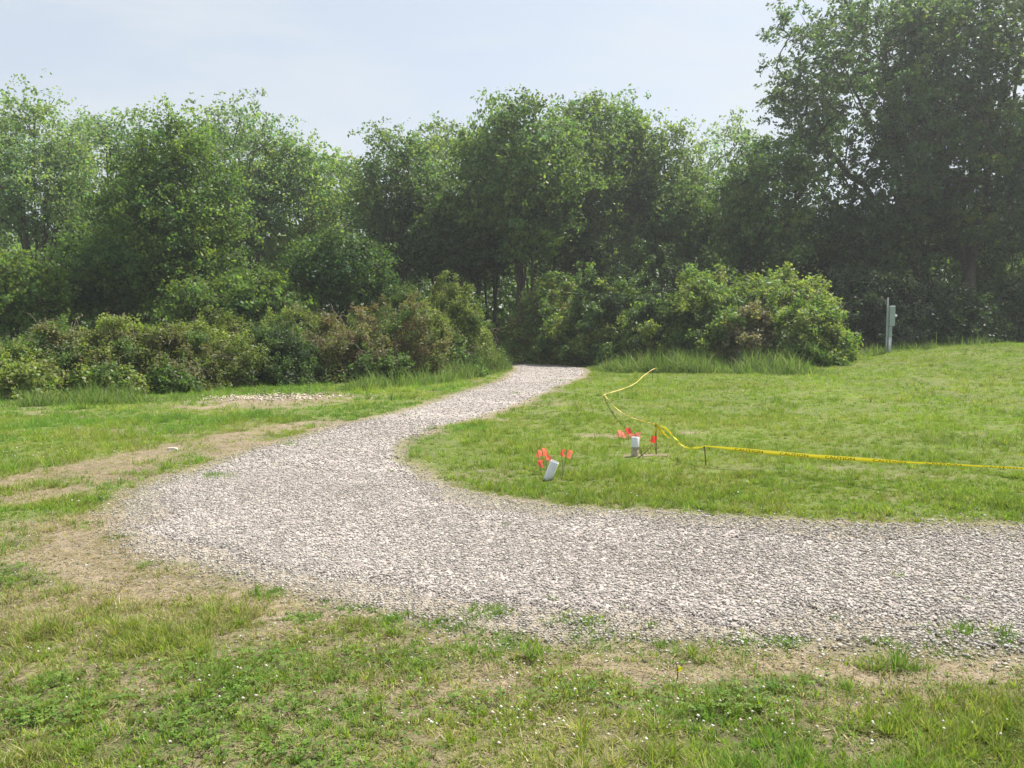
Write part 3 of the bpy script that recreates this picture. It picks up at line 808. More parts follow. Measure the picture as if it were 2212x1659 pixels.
for i, (k, lab, u, vt, Y, wpx, vb, col, prof, st, n, lf, lpc) in enumerate(TREES):
    b = base(u, Y)
    H = hgt(vt, Y)-b[2]; R = wid(wpx, Y)/2; zb = max(0.5, hgt(vb, Y)-b[2])
    make_tree(k, lab, 'tree', b, H, R*1.02, zb, n, 100+i*7, col, prof, st, (0, 0), 0.16+0.006*H, lf, lpc, (0.60, 0.40))

# the two giant maples at the right
b = base(1992, 42)
make_tree('maple_tree', 'giant dark maple with a leaning trunk behind the flowering shrub', 'tree', b, hgt(-60, 42)-b[2], wid(500, 42)/2, hgt(570, 42)-b[2], 600, 501, (0.088, 0.142, 0.05),
          'round', 8, (-3.4, 0.3), 0.36, 0.138, 150, (0.5, 0.34), split=0.30, hollow=0.58,
          extra=[(-5.6+0.4*k, 0.1*k, 12.2+0.3*math.sin(k*2.1)-0.2*k) for k in range(6)]+[(-6.0, .2, 11.6), (-6.2, 0, 12.2), (-5.6, -.3, 9.6), (-5.2, .2, 8.8), (-5.0, .1, 16.0), (-4.4, .3, 17.2), (-5.4, 0.4, 14.0), (-5.2, -.5, 11.2), (-4.9, .3, 10.4), (-4.6, -.2, 15.4), (-4.2, .5, 16.6), (-5.0, .1, 13.2), (-5.5, 0, 12.6)])
b = base(2082, 41)
make_tree('maple_tree', 'giant dark maple with a thick upright trunk right of the meter post', 'tree', b, hgt(-110, 41)-b[2], wid(420, 41)/2, hgt(545, 41)-b[2], 520, 502, (0.088, 0.142, 0.05),
          'round', 9, (0.5, 0.2), 0.36, 0.138, 150, (0.5, 0.34), split=0.22, hollow=0.58)
b = base(2330, 42)
make_tree('maple_tree', 'dark maple cut off by the right edge of the photo', 'tree', b, hgt(60, 42)-b[2], wid(360, 42)/2, hgt(640, 42)-b[2], 300, 503, (0.09,0.145,0.05), 'round', 4, (0, 0), 0.2, 0.16, 160, (0.55, 0.38))

# smaller trees in front of the wood
SMALL = [
 ('small_tree', 'small round dark tree standing behind the left hedge, left of its tall end', 735, 512, 33, 210, 668, (0.07,0.125,0.036), 'round', 4, 150, .09, 230),
 ('small_tree', 'low leafy tree over the hedge at the left edge of the photo', 45, 560, 31, 230, 705, (0.13,0.20,0.05), 'round', 3, 120, .12, 150),
 ('small_tree', 'low leafy tree between the dark cone shaped tree and the small round dark tree', 560, 600, 31, 210, 700, (0.12,0.19,0.05), 'round', 3, 110, .12, 150),
 ('small_tree', 'slim young tree with loose leaf sprays over the hedge, below the cone shaped tree', 425, 612, 29.5, 100, 700, (0.13,0.19,0.05), 'column', 2, 50, .11, 110),
 ('small_tree', 'bright green young tree under the dark broad maple', 1150, 478, 40, 110, 560, (0.16,0.25,0.05), 'round', 2, 45, .13, 120),
 ('small_tree', 'leafy young tree with a bare slanting limb behind the right thicket', 1320, 500, 44.5, 190, 600, (0.13,0.20,0.06), 'column', 4, 90, .12, 100),
 ('small_tree', 'green young tree seen between the trunks of the giant maples', 2030, 430, 47, 260, 660, (0.15,0.235,0.06), 'column', 3, 190, .13, 130),
 ('small_tree', 'low green tree right of the thick upright trunk', 2180, 450, 46, 250, 690, (0.10,0.16,0.045), 'round', 3, 190, .12, 140),
 ('small_tree', 'dark young tree filling the space left of the leaning trunk', 1810, 440, 41, 260, 620, (0.075,0.125,0.045), 'round', 3, 190, .13, 170),
 ('small_tree', 'dark leafy tree left of the small round dark tree, under the pale ashes', 240, 480, 34, 220, 700, (0.10,0.165,0.05), 'column', 3, 170, .12, 150),
 ('small_tree', 'slim tree at the wood edge between the pointed tree and the dark broad maple', 1000, 420, 42, 150, 610, (0.10,0.165,0.05), 'column', 3, 120, .13, 140),
 ('small_tree', 'slim dark tree behind the right thicket below the lower leafy tree', 1480, 400, 43, 180, 600, (0.10,0.165,0.05), 'column', 3, 140, .13, 150),
]
for i, (k, lab, u, vt, Y, wpx, vb, col, prof, st, n, lf, lpc) in enumerate(SMALL):
    b = base(u, Y)
    H = hgt(vt, Y)-b[2]; R = wid(wpx, Y)/2; zb = max(0.3, hgt(vb, Y)-b[2])
    make_tree(k, lab, 'tree', b, H, R, zb, n, 300+i*5, col, prof, st, (0, 0), 0.08, lf, lpc, (0.42, 0.30))

# the wood behind: a mass of foliage among thin trunks that reads as one
def woodland():
    rng = np.random.default_rng(900)
    n = 2600
    x = rng.uniform(-62, 62, n); y = rng.uniform(50, 74, n)
    top = 5.5+4.5*fbm(x*0.12, y*0.1, 0, 91, 3)+0.06*(y-50)
    z = rng.random(n)**0.9*top+0.2
    C = np.stack([x, y, z], -1)
    n2 = 900                                             # low brush along the wood's edge
    x2 = rng.uniform(-50, 50, n2); y2 = rng.uniform(42, 50, n2); z2 = rng.random(n2)*2.6+0.1
    k = ~((x2 > -15) & (x2 < 3) & (y2 < 48))
    C = np.concatenate([C, np.stack([x2, y2, z2], -1)[k]])
    n = len(C)
    cn = rng.integers(45, 100, n); idx = np.repeat(np.arange(n), cn); K = len(idx)
    P = C[idx]+rng.normal(0, 1, (K, 3))*np.array([.95, .95, .6]); P[:, 2] = np.abs(P[:, 2])
    col = np.array([(0.14,0.215,0.07),(0.11,0.17,0.06),(0.18,0.25,0.095)])[rng.integers(0, 3, n)]
    o = leaf_cloud('distant_wood', P, 0.24, None, 0.16, rng, M_LEAF, None, 0.7, None, 1.6, col[idx])
    tag(o, kind='stuff')
woodland()
# thin trunks standing in the wood
POLES = [(880, 43), (948, 42), (1035, 43), (905, 47), (935, 50), (958, 46), (1052, 49), (1072, 47), (1188, 46), (1215, 50), (820, 48), (1500, 48), (1600, 47), (170, 45), (300, 46)]
proto = None
for i, (u, Y) in enumerate(POLES):
    b = base(u, Y)
    if proto is None:
        proto = make_tree('woodland_tree', 'slender dark trunk with thin foliage standing in the wood', 'tree', b, 9.5, 1.5, 4.5, 45, 777, (0.065,0.11,0.036),
                          'round', 2, (0, 0), 0.10, 0.16, 90, (0.55, 0.4), group='slender trunks in the wood', split=0.5)
    else:
        r = proto.copy(); COL.objects.link(r); r.location = b; r.rotation_euler = (0, 0, i*1.1); r.scale = (1, 1, 0.85+0.05*(i % 6))
        for c_ in list(proto.children):
            d_ = c_.copy(); COL.objects.link(d_); d_.parent = r

# ------------------------------------------------------------------ thickets
OLIVE = (0.16, 0.20, 0.058); TAN = (0.18, 0.182, 0.08); GRN = (0.105, 0.17, 0.048); DK = (0.05, 0.088, 0.032); YG = (0.22, 0.275, 0.075)
# left hedge from the left edge to the road gap: u, base v of front, v top, Y, half-width px, cols, bare
HEDGE = [
 ('pale flowering shrub at the left edge of the photo, low in the left hedge', 15, 745, 19.6, 95, [GRN, YG, (0.2,0.22,0.12)], 0.2, 9),
 ('olive shrub with a rusty tinge, second in the left hedge from the photo edge', 120, 705, 20.6, 105, [DK, OLIVE, TAN, GRN], 0.3, 10),
 ('mounded olive green shrub in the left hedge below the small low left tree', 255, 690, 21.2, 100, [GRN, OLIVE, YG, TAN], 0.3, 11),
 ('tan twiggy shrub in the left hedge below the young yellowish tree', 370, 712, 21.6, 95, [OLIVE, TAN, OLIVE, GRN], 0.55, 12),
 ('yellow green shrub in the left hedge above the left end of the bare dirt patch', 475, 692, 22.6, 95, [YG, OLIVE, TAN, GRN], 0.4, 13),
 ('dark green shrub in the left hedge right behind the bare dirt patch', 590, 700, 23.6, 85, [DK, GRN, DK, GRN], 0.0, 14),
 ('yellow green sunlit shrub at the back of the left hedge behind the dark green one', 640, 672, 25.8, 90, [YG, OLIVE, YG], 0.1, 15),
 ('brown twiggy tangle of bare branches in the middle of the left hedge', 745, 670, 24.8, 95, [TAN, (0.19,0.15,0.09), OLIVE, TAN], 0.8, 16),
 ('broad olive and brown shrub in the left hedge next to the twiggy tangle', 860, 645, 26.2, 110, [OLIVE, TAN, (0.16,0.13,0.06), GRN], 0.55, 17),
 ('tall green topped shrub rising behind the right part of the left hedge', 905, 606, 30.5, 80, [GRN, (0.10,0.15,0.04), GRN], 0.0, 18),
 ('tall rounded olive shrub ending the left hedge at the road gap', 975, 612, 29.0, 85, [OLIVE, YG, OLIVE, GRN], 0.3, 19),
]
for (lab, u, vt, Y, hw, cols, bare, sd_) in HEDGE:
    b = base(u, Y)
    h = hgt(vt, Y)-b[2]
    rx = wid(hw, Y)*1.12
    make_shrub('hedge_shrub', lab, 'shrub', b, rx, max(1.1, rx*0.95), h, int(190+80*h), sd_, cols, 0.042, 300, 0.17,
               int(50+110*bare), None, 'shrubs of the left hedge', 0, bare, -0.25)
# ivy and bramble hanging to the ground in front of the left hedge
for (lab, u, Y, h, r, cols, sd_) in (
    ('bright low bramble at the foot of the left hedge, leftmost of its kind', 40, 18.3, 0.85, .75, [GRN, YG], 40),
    ('bright low bramble at the foot of the left hedge below the mounded shrub', 240, 19.4, 0.75, .75, [GRN, YG, GRN], 41),
    ('low leafy clump at the hedge foot beside the left end of the bare patch', 370, 20.2, 0.7, .6, [GRN, (0.09,0.15,0.04)], 42),
    ('low dark clump under the brown twiggy tangle', 800, 24.0, 1.0, 1.3, [DK, GRN], 43),
    ('low dark clump under the rounded end of the left hedge', 965, 27.3, 1.3, 1.4, [DK, GRN], 44)):
    make_shrub('bramble', lab, 'bramble', base(u, Y), r, r*0.6, h, 60, sd_, cols, 0.06, 110, 0.14, 10, low=-0.2)

# right thicket
SU = (0.145, 0.22, 0.062); RUST = (0.20, 0.205, 0.075)
RIGHT = [
 ('sumac_shrub', 'dark shrub with rusty tips left of the right thicket, beside the road gap', 1215, 600, 37.5, 105, [SU, YG, RUST, SU], 0.1, 60),
 ('sumac_shrub', 'mid green shrub joining the rusty tipped shrub to the right thicket', 1310, 590, 35.5, 105, [SU, GRN, YG], 0, 61),
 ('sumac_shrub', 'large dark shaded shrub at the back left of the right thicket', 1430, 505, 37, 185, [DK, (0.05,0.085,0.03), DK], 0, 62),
 ('sumac_shrub', 'low grey green shrub at the front of the right thicket, behind the tall grass', 1440, 640, 32, 95, [(0.09,0.14,0.05), SU, DK], 0, 63),
 ('sumac_shrub', 'tall yellow green shrub with rusty tips crowning the right thicket', 1585, 540, 32.0, 185, [SU, YG, YG, SU, YG, RUST], 0, 64),
 ('sumac_shrub', 'yellow green shrub on the right shoulder of the right thicket', 1700, 568, 31.5, 95, [SU, YG, YG, (0.19,0.17,0.06)], 0, 65),
 ('sumac_shrub', 'reddish brown leaved shrub low in the front of the right thicket', 1630, 664, 29.2, 75, [RUST, (0.215,0.19,0.12), SU, GRN], 0.3, 66),
 ('sumac_shrub', 'bright vine covered shrub at the front right corner of the right thicket', 1742, 642, 28.4, 78, [(0.13,0.21,0.04), SU, YG], 0, 67),
 ('sumac_shrub', 'green shrub in the middle of the right thicket below the yellow green crown', 1535, 625, 31, 100, [SU, GRN, YG], 0, 68),
]
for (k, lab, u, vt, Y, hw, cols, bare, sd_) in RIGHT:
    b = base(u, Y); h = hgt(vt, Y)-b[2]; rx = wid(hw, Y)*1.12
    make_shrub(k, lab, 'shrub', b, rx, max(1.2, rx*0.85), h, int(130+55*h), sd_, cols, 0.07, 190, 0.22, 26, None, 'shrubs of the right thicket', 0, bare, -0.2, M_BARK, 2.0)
for (lab, u, vt, Y, hw, cols, sd_) in (
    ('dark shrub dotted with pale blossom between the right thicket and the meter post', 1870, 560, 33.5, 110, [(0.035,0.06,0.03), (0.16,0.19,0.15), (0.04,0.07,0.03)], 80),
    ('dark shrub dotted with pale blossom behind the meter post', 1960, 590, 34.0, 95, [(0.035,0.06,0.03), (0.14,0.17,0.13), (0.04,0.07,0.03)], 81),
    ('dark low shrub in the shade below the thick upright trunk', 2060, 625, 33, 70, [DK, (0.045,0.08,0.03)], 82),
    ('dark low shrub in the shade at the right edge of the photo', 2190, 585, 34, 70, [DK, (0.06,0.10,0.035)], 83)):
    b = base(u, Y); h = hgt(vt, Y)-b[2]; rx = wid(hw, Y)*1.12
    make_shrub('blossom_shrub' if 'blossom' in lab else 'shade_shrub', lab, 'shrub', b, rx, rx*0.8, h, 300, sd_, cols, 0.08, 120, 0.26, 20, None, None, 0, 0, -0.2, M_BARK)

# tall grass fringes below the thickets
def fringe(name, line, width, n, hmin, hmax, cols, seed, w=0.012, yoff=0.0):
    rng = np.random.default_rng(seed)
    P = np.array([gp(*p) if len(p) == 2 else np.array(p[:2]) for p in line]); seg = np.linalg.norm(np.diff(P, axis=0), axis=1); cum = np.r_[0, np.cumsum(seg)]
    s = rng.random(n)*cum[-1]; i = np.clip(np.searchsorted(cum, s)-1, 0, len(P)-2); t = (s-cum[i])/seg[i]
    p = P[i]+(P[i+1]-P[i])*t[:, None]
    x = p[:, 0]+rng.normal(0, 0.15, n); y = p[:, 1]+yoff+rng.random(n)*width
    k = samp(R_SD, x, y, -1) < -0.08; x, y = x[k], y[k]; n = len(x)
    tf = 0.25+0.75*S((fbm(x*1.7, y*1.7, 0, seed, 3)-0.32)/0.36); k = rng.random(n) < 0.25+0.75*tf; x, y, tf = x[k], y[k], tf[k]; n = len(x)
    h = (hmin+(hmax-hmin)*rng.random(n)**2)*(0.25+0.9*tf)
    xe0, xe1 = P[0, 0], P[-1, 0]; h *= 0.25+0.75*S(np.minimum(x-xe0, xe1-x)/1.3)
    st = rng.random(n) < 0.02; h = np.where(st, h*1.6, h)
    cols = np.array(cols); col = cols[rng.integers(0, len(cols), n)]*(0.75+0.5*rng.random(n))[:, None]
    return tag(blades(name, x, y, h, w*(0.7+0.6*rng.random(n)), np.clip(rng.normal(0.6, 0.25, n), 0.02, 1.0), col, rng, M_GRASS, 2), kind='stuff')
TG = [(0.14,0.23,0.06),(0.19,0.29,0.075),(0.11,0.18,0.05),(0.26,0.29,0.12)]
fringe('tall_grass', [(1282, 800), (1340, 806), (1480, 806), (1600, 808), (1700, 810), (1760, 812), (1815, 809)], 2.2, 12000, .25, 0.98, TG, 201, .02)
fringe('tall_grass', [(700, 850), (800, 843), (900, 835), (980, 823), (1050, 810), (1090, 800)], 1.5, 9000, .2, .75, TG, 202, .016)
fringe('tall_grass', [(960, 822), (1020, 812), (1060, 804), (1112, 795)], 1.8, 8000, .5, 1.5, [(0.13,0.20,0.075),(0.17,0.25,0.09),(0.11,0.17,0.06)], 206, .016)
fringe('tall_grass', [(-100, 882), (100, 878), (250, 874), (380, 868)], 1.3, 7000, .15, .5, TG, 203)
fringe('tall_grass', [(1850, 775), (1950, 758), (2100, 748), (2300, 738)], 1.6, 5000, .2, .55, TG, 204)
fringe('tall_grass', [(1105, 774), (1200, 779), (1275, 793)], 2.5, 5000, .3, .9, TG, 205, yoff=0.6)

# leafy weeds by the bare patch and along the hedge foot
def weed(label, u, v, h, seed, name='weed', n=16):
    rng = np.random.default_rng(seed); p = gp(u, v)
    root = empty(name, (p[0], p[1], float(zg(p[0], p[1])))); tag(root, label, 'weed', 'tall weeds by the bare patch')
    MB().tube([(0, 0, -0.02), (0.01, 0, h*0.5), (0.0, 0.01, h)], [0.006, 0.005, 0.002], 5).build('stem', M_TWIGG, root)
    V = []; 
    for k in range(n):
        z = h*(0.12+0.85*k/n); a = k*2.4+rng.random(); L = 0.13*(1.1-0.6*k/n); w = L*0.22
        c, s = math.cos(a), math.sin(a)
        V += [(0, 0, z), (c*L*.5-s*w, s*L*.5+c*w, z+.03), (c*L, s*L, z+.01), (c*L*.5+s*w, s*L*.5-c*w, z+.03)]
    col = np.repeat(np.array([(0.09, 0.15, 0.06)])*(0.8+0.4*rng.random((n, 1))), 4, 0)
    quads_np('leaves', np.array(V), np.arange(n*4).reshape(-1, 4), M_SHRUB, root, col)
M_TWIGG = noisy_mat('green stem', (0.10, 0.14, 0.05), (0.14, 0.15, 0.07), 12, 0.8, 0.1)
for i, (u, v, h, lab) in enumerate(((572, 860, .30, 'small upright weed at the left of the row behind the bare patch'),
                                    (608, 858, .38, 'upright grey green weed, second of the row behind the bare patch'),
                                    (628, 858, .46, 'upright grey green weed near the middle of the row behind the bare patch'),
                                    (668, 855, .34, 'lower bushy weed between the two tallest by the bare patch'),
                                    (706, 852, .66, 'tallest upright weed with a pointed tip behind the bare patch'),
                                    (745, 850, .48, 'rightmost upright weed of the row behind the bare patch'))):
    weed(lab, u-130 if False else u-80*0-0, v, h, 400+i)

# ------------------------------------------------------------------ pipes, flags, tape, meter post
M_PVC = noisy_mat('white plastic pipe', (0.62, 0.63, 0.66), (0.70, 0.71, 0.73), 20, 0.45, 0.05, 0.4)
M_MUD = noisy_mat('mud stained plastic', (0.30, 0.25, 0.17), (0.45, 0.40, 0.32), 22, 0.9, 0.3)
M_PRINT = noisy_mat('dark print', (0.05, 0.045, 0.03), (0.08, 0.07, 0.05), 20, 0.8, 0.0)
M_FLAG = leaf_mat('flag plastic', 0.5, 0.4, (1.2, 1.0, 1.0), 0.4)
M_WIRE = noisy_mat('flag wire', (0.10, 0.10, 0.09), (0.16, 0.15, 0.13), 30, 0.6, 0.0, 0.4)
M_STAKE = noisy_mat('rusty stake', (0.09, 0.07, 0.05), (0.15, 0.11, 0.08), 30, 0.8, 0.1)

def ring_pipe(name, L, ro, ri, mat, parent, z0=0.0):
    k = 28; w = np.arange(k)*2*math.pi/k; V = []
    prof = [(ro, z0), (ro, z0+L-0.003), (ro-0.003, z0+L), (ri+0.002, z0+L), (ri, z0+L-0.003), (ri, z0)]
    for r, z in prof: V += [(r*math.cos(a), r*math.sin(a), z) for a in w]
    Fc = []
    for j in range(len(prof)-1):
        for q in range(k): Fc.append((j*k+q, j*k+(q+1) % k, (j+1)*k+(q+1) % k, (j+1)*k+q))
    me = bpy.data.meshes.new(name); me.from_pydata(V, [], Fc); me.update()
    me.polygons.foreach_set('use_smooth', [abs(prof[i//k][0]-prof[i//k+1][0]) < 1e-6 for i in range(len(Fc))])
    me.materials.append(mat)
    o = bpy.data.objects.new(name, me); COL.objects.link(o); o.parent = parent
    return o
p = gp(1182, 1036)
pipe1 = empty('drain_pipe', (p[0]-0.02, p[1], float(zg(*p))-0.06)); pipe1.rotation_euler = (math.radians(6), math.radians(21), 0)
tag(pipe1, 'white plastic pipe stub leaning right in the lawn, nearest the gravel', 'pipe')
ring_pipe('pipe_body', 0.285, 0.047, 0.041, M_PVC, pipe1)
p = gp(1371, 986)
pipe2 = empty('drain_pipe', (p[0], p[1], float(zg(*p))-0.04)); pipe2.rotation_euler = (math.radians(-1), math.radians(1.5), 0)
tag(pipe2, 'upright white pipe stub with a mud stained lower half, farther from the gravel', 'pipe')
o = ring_pipe('pipe_body', 0.20, 0.046, 0.040, M_MUD, pipe2); o['label'] = 'mud stained lower pipe with dark print'
ring_pipe('coupling', 0.125, 0.0515, 0.0425, M_PVC, pipe2, 0.165)
# dark printed letters wrapped round the stained pipe (illegible in the photograph beyond a few strokes)
def text_mesh(body, size):
    c = bpy.data.curves.new('lettering', 'FONT'); c.body = body; c.size = size; c.align_x = 'LEFT'; c.resolution_u = 2
    t = bpy.data.objects.new('lettering', c); COL.objects.link(t)
    bpy.context.view_layer.update()
    me = t.evaluated_get(bpy.context.evaluated_depsgraph_get()).to_mesh()
    V = np.array([v.co[:] for v in me.vertices]); Fc = [tuple(q.vertices) for q in me.polygons]
    t.to_mesh_clear() if hasattr(t, 'to_mesh_clear') else None
    bpy.data.objects.remove(t); bpy.data.curves.remove(c)
    return V, Fc
for ch_, a0 in (('I', -0.62), ('H', 0.0), ('B', 0.62)):
    V, Fc = text_mesh(ch_, 0.045)
    me = bpy.data.meshes.new('printed_letter'); me.from_pydata([(0.0475*math.cos(-math.pi/2+a0+q[0]/0.048), 0.0475*math.sin(-math.pi/2+a0+q[0]/0.048), 0.125+q[1]) for q in V], [], Fc)
    me.materials.append(M_PRINT)
    o = bpy.data.objects.new('printed_letter', me); COL.objects.link(o); o.parent = pipe2
p = gp(1378, 990)
st = MB().tube([(0, 0, 0), (0.09, -0.01, 0.07), (0.2, 0.02, 0.17)], [0.007, 0.006, 0.004], 6).build('fallen_stick', M_STAKE)
st.location = (p[0]-0.02, p[1]-0.06, float(zg(*p))+0.005)
tag(st, 'thin dark stick slanting up beside the upright pipe stub', 'stick')

# survey flags: wire and a bent plastic square
def flag(label, u, v, ub, vb, wpx, hpx, seed, col, fold=0.3, group='red marker flags', name='marker_flag', yaw=0.0):
    """(u, v) centre of the cloth, (ub, vb) where the wire meets the ground"""
    rng = np.random.default_rng(seed)
    p = gp(ub, vb); Y = float(p[1]); z0 = float(zg(*p))
    c = at(u, v, Y); root = empty(name, (p[0], Y, z0)); tag(root, label, 'flag', group)
    W, Hh = 0.82*wpx*Y/F, 0.84*hpx*Y/F; cx, cz = c[0]-p[0], c[2]-z0
    x0 = cx-W/2; top = cz+Hh/2
    MB().tube([(0, 0, -0.05), (x0*0.5+0.01, 0.0, top*0.5), (x0, 0, top+0.004)], 0.0028, 6).build('wire', M_WIRE, root)
    nu, nv = 7, 6; V = []
    for j in range(nv):
        for i in range(nu):
            s, t = i/(nu-1), j/(nv-1)
            V.append((x0+W*s*math.cos(yaw)-(0.012*math.sin(t*5+seed)), fold*W*math.sin(s*3.6+seed)*(0.4+t)+W*s*math.sin(yaw), cz-Hh/2+Hh*t-0.16*Hh*s*(1 if seed % 2 else -0.2)-0.10*Hh*(1-t)*math.sin(s*2.6)))
    Fq = [(j*nu+i, j*nu+i+1, (j+1)*nu+i+1, (j+1)*nu+i) for j in range(nv-1) for i in range(nu-1)]
    quads_np('flag_cloth', np.array(V), Fq, M_FLAG, root, np.tile(np.array(col), (len(V), 1)), True)
RED = (0.84, 0.26, 0.15); PINK = (0.84, 0.32, 0.25)
FL = [
 ('red orange flag, leftmost above the leaning pipe', 1164, 979, 1168, 1024, 12, 18, 1, RED),
 ('red orange flag, highest of the cluster above the leaning pipe', 1175, 976, 1176, 1022, 13, 20, 2, RED),
 ('red orange flag tucked between the highest one and the one touching the pipe rim', 1181, 984, 1181, 1023, 12, 18, 3, RED),
 ('red orange flag just over the rim of the leaning pipe', 1189, 991, 1187, 1022, 12, 17, 4, PINK),
 ('pale orange pointed flag hanging lowest, left of the leaning pipe', 1168, 1000, 1171, 1029, 14, 18, 5, (0.9,0.20,0.13)),
 ('narrow pale orange flag, left of the pair right of the leaning pipe', 1216, 978, 1214, 1034, 9, 18, 6, (0.9,0.18,0.11)),
 ('wider red flag, right of the pair right of the leaning pipe', 1230, 979, 1211, 1037, 12, 20, 7, RED),
 ('pinkish red flag, leftmost behind the upright pipe', 1338, 936, 1340, 964, 13, 15, 8, PINK),
 ('pinkish red flag, second from left behind the upright pipe', 1347, 938, 1349, 966, 13, 14, 9, PINK),
 ('pinkish red flag, highest behind the upright pipe', 1358, 931, 1360, 966, 14, 16, 10, (0.85,0.11,0.12)),
 ('pinkish red flag right behind the rim of the upright pipe', 1366, 942, 1367, 968, 14, 14, 11, PINK),
 ('pinkish red flag, spreading right over the rim of the upright pipe', 1378, 940, 1376, 968, 15, 14, 12, PINK),
 ('red flag standing alone by the knotted stake right of the upright pipe', 1412, 948, 1418, 978, 14, 16, 13, (0.88,0.09,0.06)),
]
for f in FL: flag(*f, fold=0.15)
flag('small crumpled yellow flag in the foreground grass, below the gravel', 1466, 1441, 1458, 1478, 12, 17, 15, (0.55,0.62,0.03), 0.35, None)

# stakes
def stake(label, u, vt, ub, vb, r=0.006):
    p = gp(ub, vb); Y = float(p[1]); c = at(u, vt, Y); z0 = float(zg(*p))
    o = MB().tube([(0, 0, -0.08), ((c[0]-p[0])*.5, 0, (c[2]-z0)*.5), (c[0]-p[0], 0, c[2]-z0), (c[0]-p[0], 0, c[2]-z0+0.006)], [r, r, r, r*.5], 7).build('tape_stake', M_STAKE)
    o.location = (p[0], Y, z0); tag(o, label, 'stake', 'stakes holding the yellow tape')
    return np.array([c[0], Y, c[2]])
s_far = stake('thin stake at the far end of the yellow tape by the tall grass', 1421, 796, 1421, 822)
s_far2 = stake('thin stake just left of the farthest one, where the tape turns down', 1410, 798, 1410, 822)
s_mid = stake('stake where the yellow tape is knotted, beside the lone red flag', 1416, 915, 1418, 982, 0.007)
s_near = stake('short dark stake where the straight run of printed tape begins', 1521, 963, 1526, 1006, 0.007)
p = gp(2330, 1105); s_out = np.array([p[0], p[1], 0]); s_out = np.array([at(2330, 1018, p[1]-0.0)[0], p[1], at(2330, 1018, p[1])[2]])

# tape: a ribbon swept along a path with a given half width and twist
def film_mat(name, c):
    m, n, l, p, out = new_mat(name)
    no = n.new('ShaderNodeTexNoise'); no.inputs['Scale'].default_value = 6
    mx = n.new('ShaderNodeMix'); mx.data_type = 'RGBA'; mx.inputs['A'].default_value = (*c, 1); mx.inputs['B'].default_value = (*[q*0.88 for q in c], 1)
    l.new(no.outputs['Fac'], mx.inputs['Factor']); l.new(mx.outputs['Result'], p.inputs['Base Color'])
    p.inputs['Roughness'].default_value = 0.35
    tr = n.new('ShaderNodeBsdfTranslucent'); l.new(mx.outputs['Result'], tr.inputs['Color'])
    ms = n.new('ShaderNodeMixShader'); ms.inputs['Fac'].default_value = 0.4
    l.new(p.outputs['BSDF'], ms.inputs[1]); l.new(tr.outputs['BSDF'], ms.inputs[2]); l.new(ms.outputs['Shader'], out.inputs['Surface'])
    return m
M_TAPE = film_mat('yellow tape', (0.93, 0.86, 0.12))
M_TAPE2 = film_mat('faded tape', (0.93, 0.78, 0.30))
def ribbon_frame(pts, twist, width):
    pts = np.array(pts, float); t = np.gradient(pts, axis=0); t /= np.linalg.norm(t, axis=1)[:, None]+1e-9
    side = np.cross(t, [0, 0, 1.0]); side /= np.linalg.norm(side, axis=1)[:, None]+1e-9
    upv = np.cross(side, t)
    tw = np.asarray(twist)[:, None]
    return pts, upv*np.cos(tw)+side*np.sin(tw), side*np.cos(tw)-upv*np.sin(tw)
def ribbon(name, pts, twist, width, mat, parent):
    pts, w, nrm = ribbon_frame(pts, twist, width); wd = np.asarray(width)[:, None]/2
    th = 0.0006; V = np.stack([pts-w*wd-nrm*th, pts+w*wd-nrm*th, pts+w*wd+nrm*th, pts-w*wd+nrm*th], 1).reshape(-1, 3)
    Fq = []
    for i in range(len(pts)-1):
        a, b = i*4, (i+1)*4
        Fq += [(a, b, b+1, a+1), (a+1, b+1, b+2, a+2), (a+2, b+2, b+3, a+3), (a+3, b+3, b, a)]
    return quads_np(name, V, Fq, mat, parent, None, False)
def spline(P, n):
    P = np.array(P, float); out = []
    Q = np.vstack([2*P[0]-P[1], P, 2*P[-1]-P[-2]])
    for s in np.linspace(0, len(P)-1-1e-6, n):
        i = int(s); t = s-i; a, b, c, d = Q[i], Q[i+1], Q[i+2], Q[i+3]
        out.append(0.5*((2*b)+(-a+c)*t+(2*a-5*b+4*c-d)*t*t+(-a+3*b-3*c+d)*t**3))
    return np.array(out)
tape = empty('caution_tape', (0, 0, 0)); tag(tape, 'yellow caution tape strung low over the lawn between thin stakes', 'tape')
# run A: far stakes -> slack on the grass -> knot stake
def gpt(u, v, dz=0.03):
    p = gp(u, v); return np.array([p[0], p[1], float(zg(*p))+dz])
A = spline([s_far, s_far2+[0, 0, 0.0], at(1390, 812, float(s_far2[1])-1.2), at(1372, 828, float(s_far2[1])-2.6), gpt(1342, 848, .08), gpt(1308, 856, .05), gpt(1309, 863, .06),
            at(1335, 885, 14.6), at(1365, 902, 12.8), at(1395, 911, 11.4), s_mid+[0, 0, -0.01]], 160)
ribbon('tape_run', A, 0.5*np.sin(np.arange(160)*0.35)+1.1, np.full(160, 0.026), M_TAPE2, tape)['label'] = 'slack faded far length of the tape, lying on the grass'
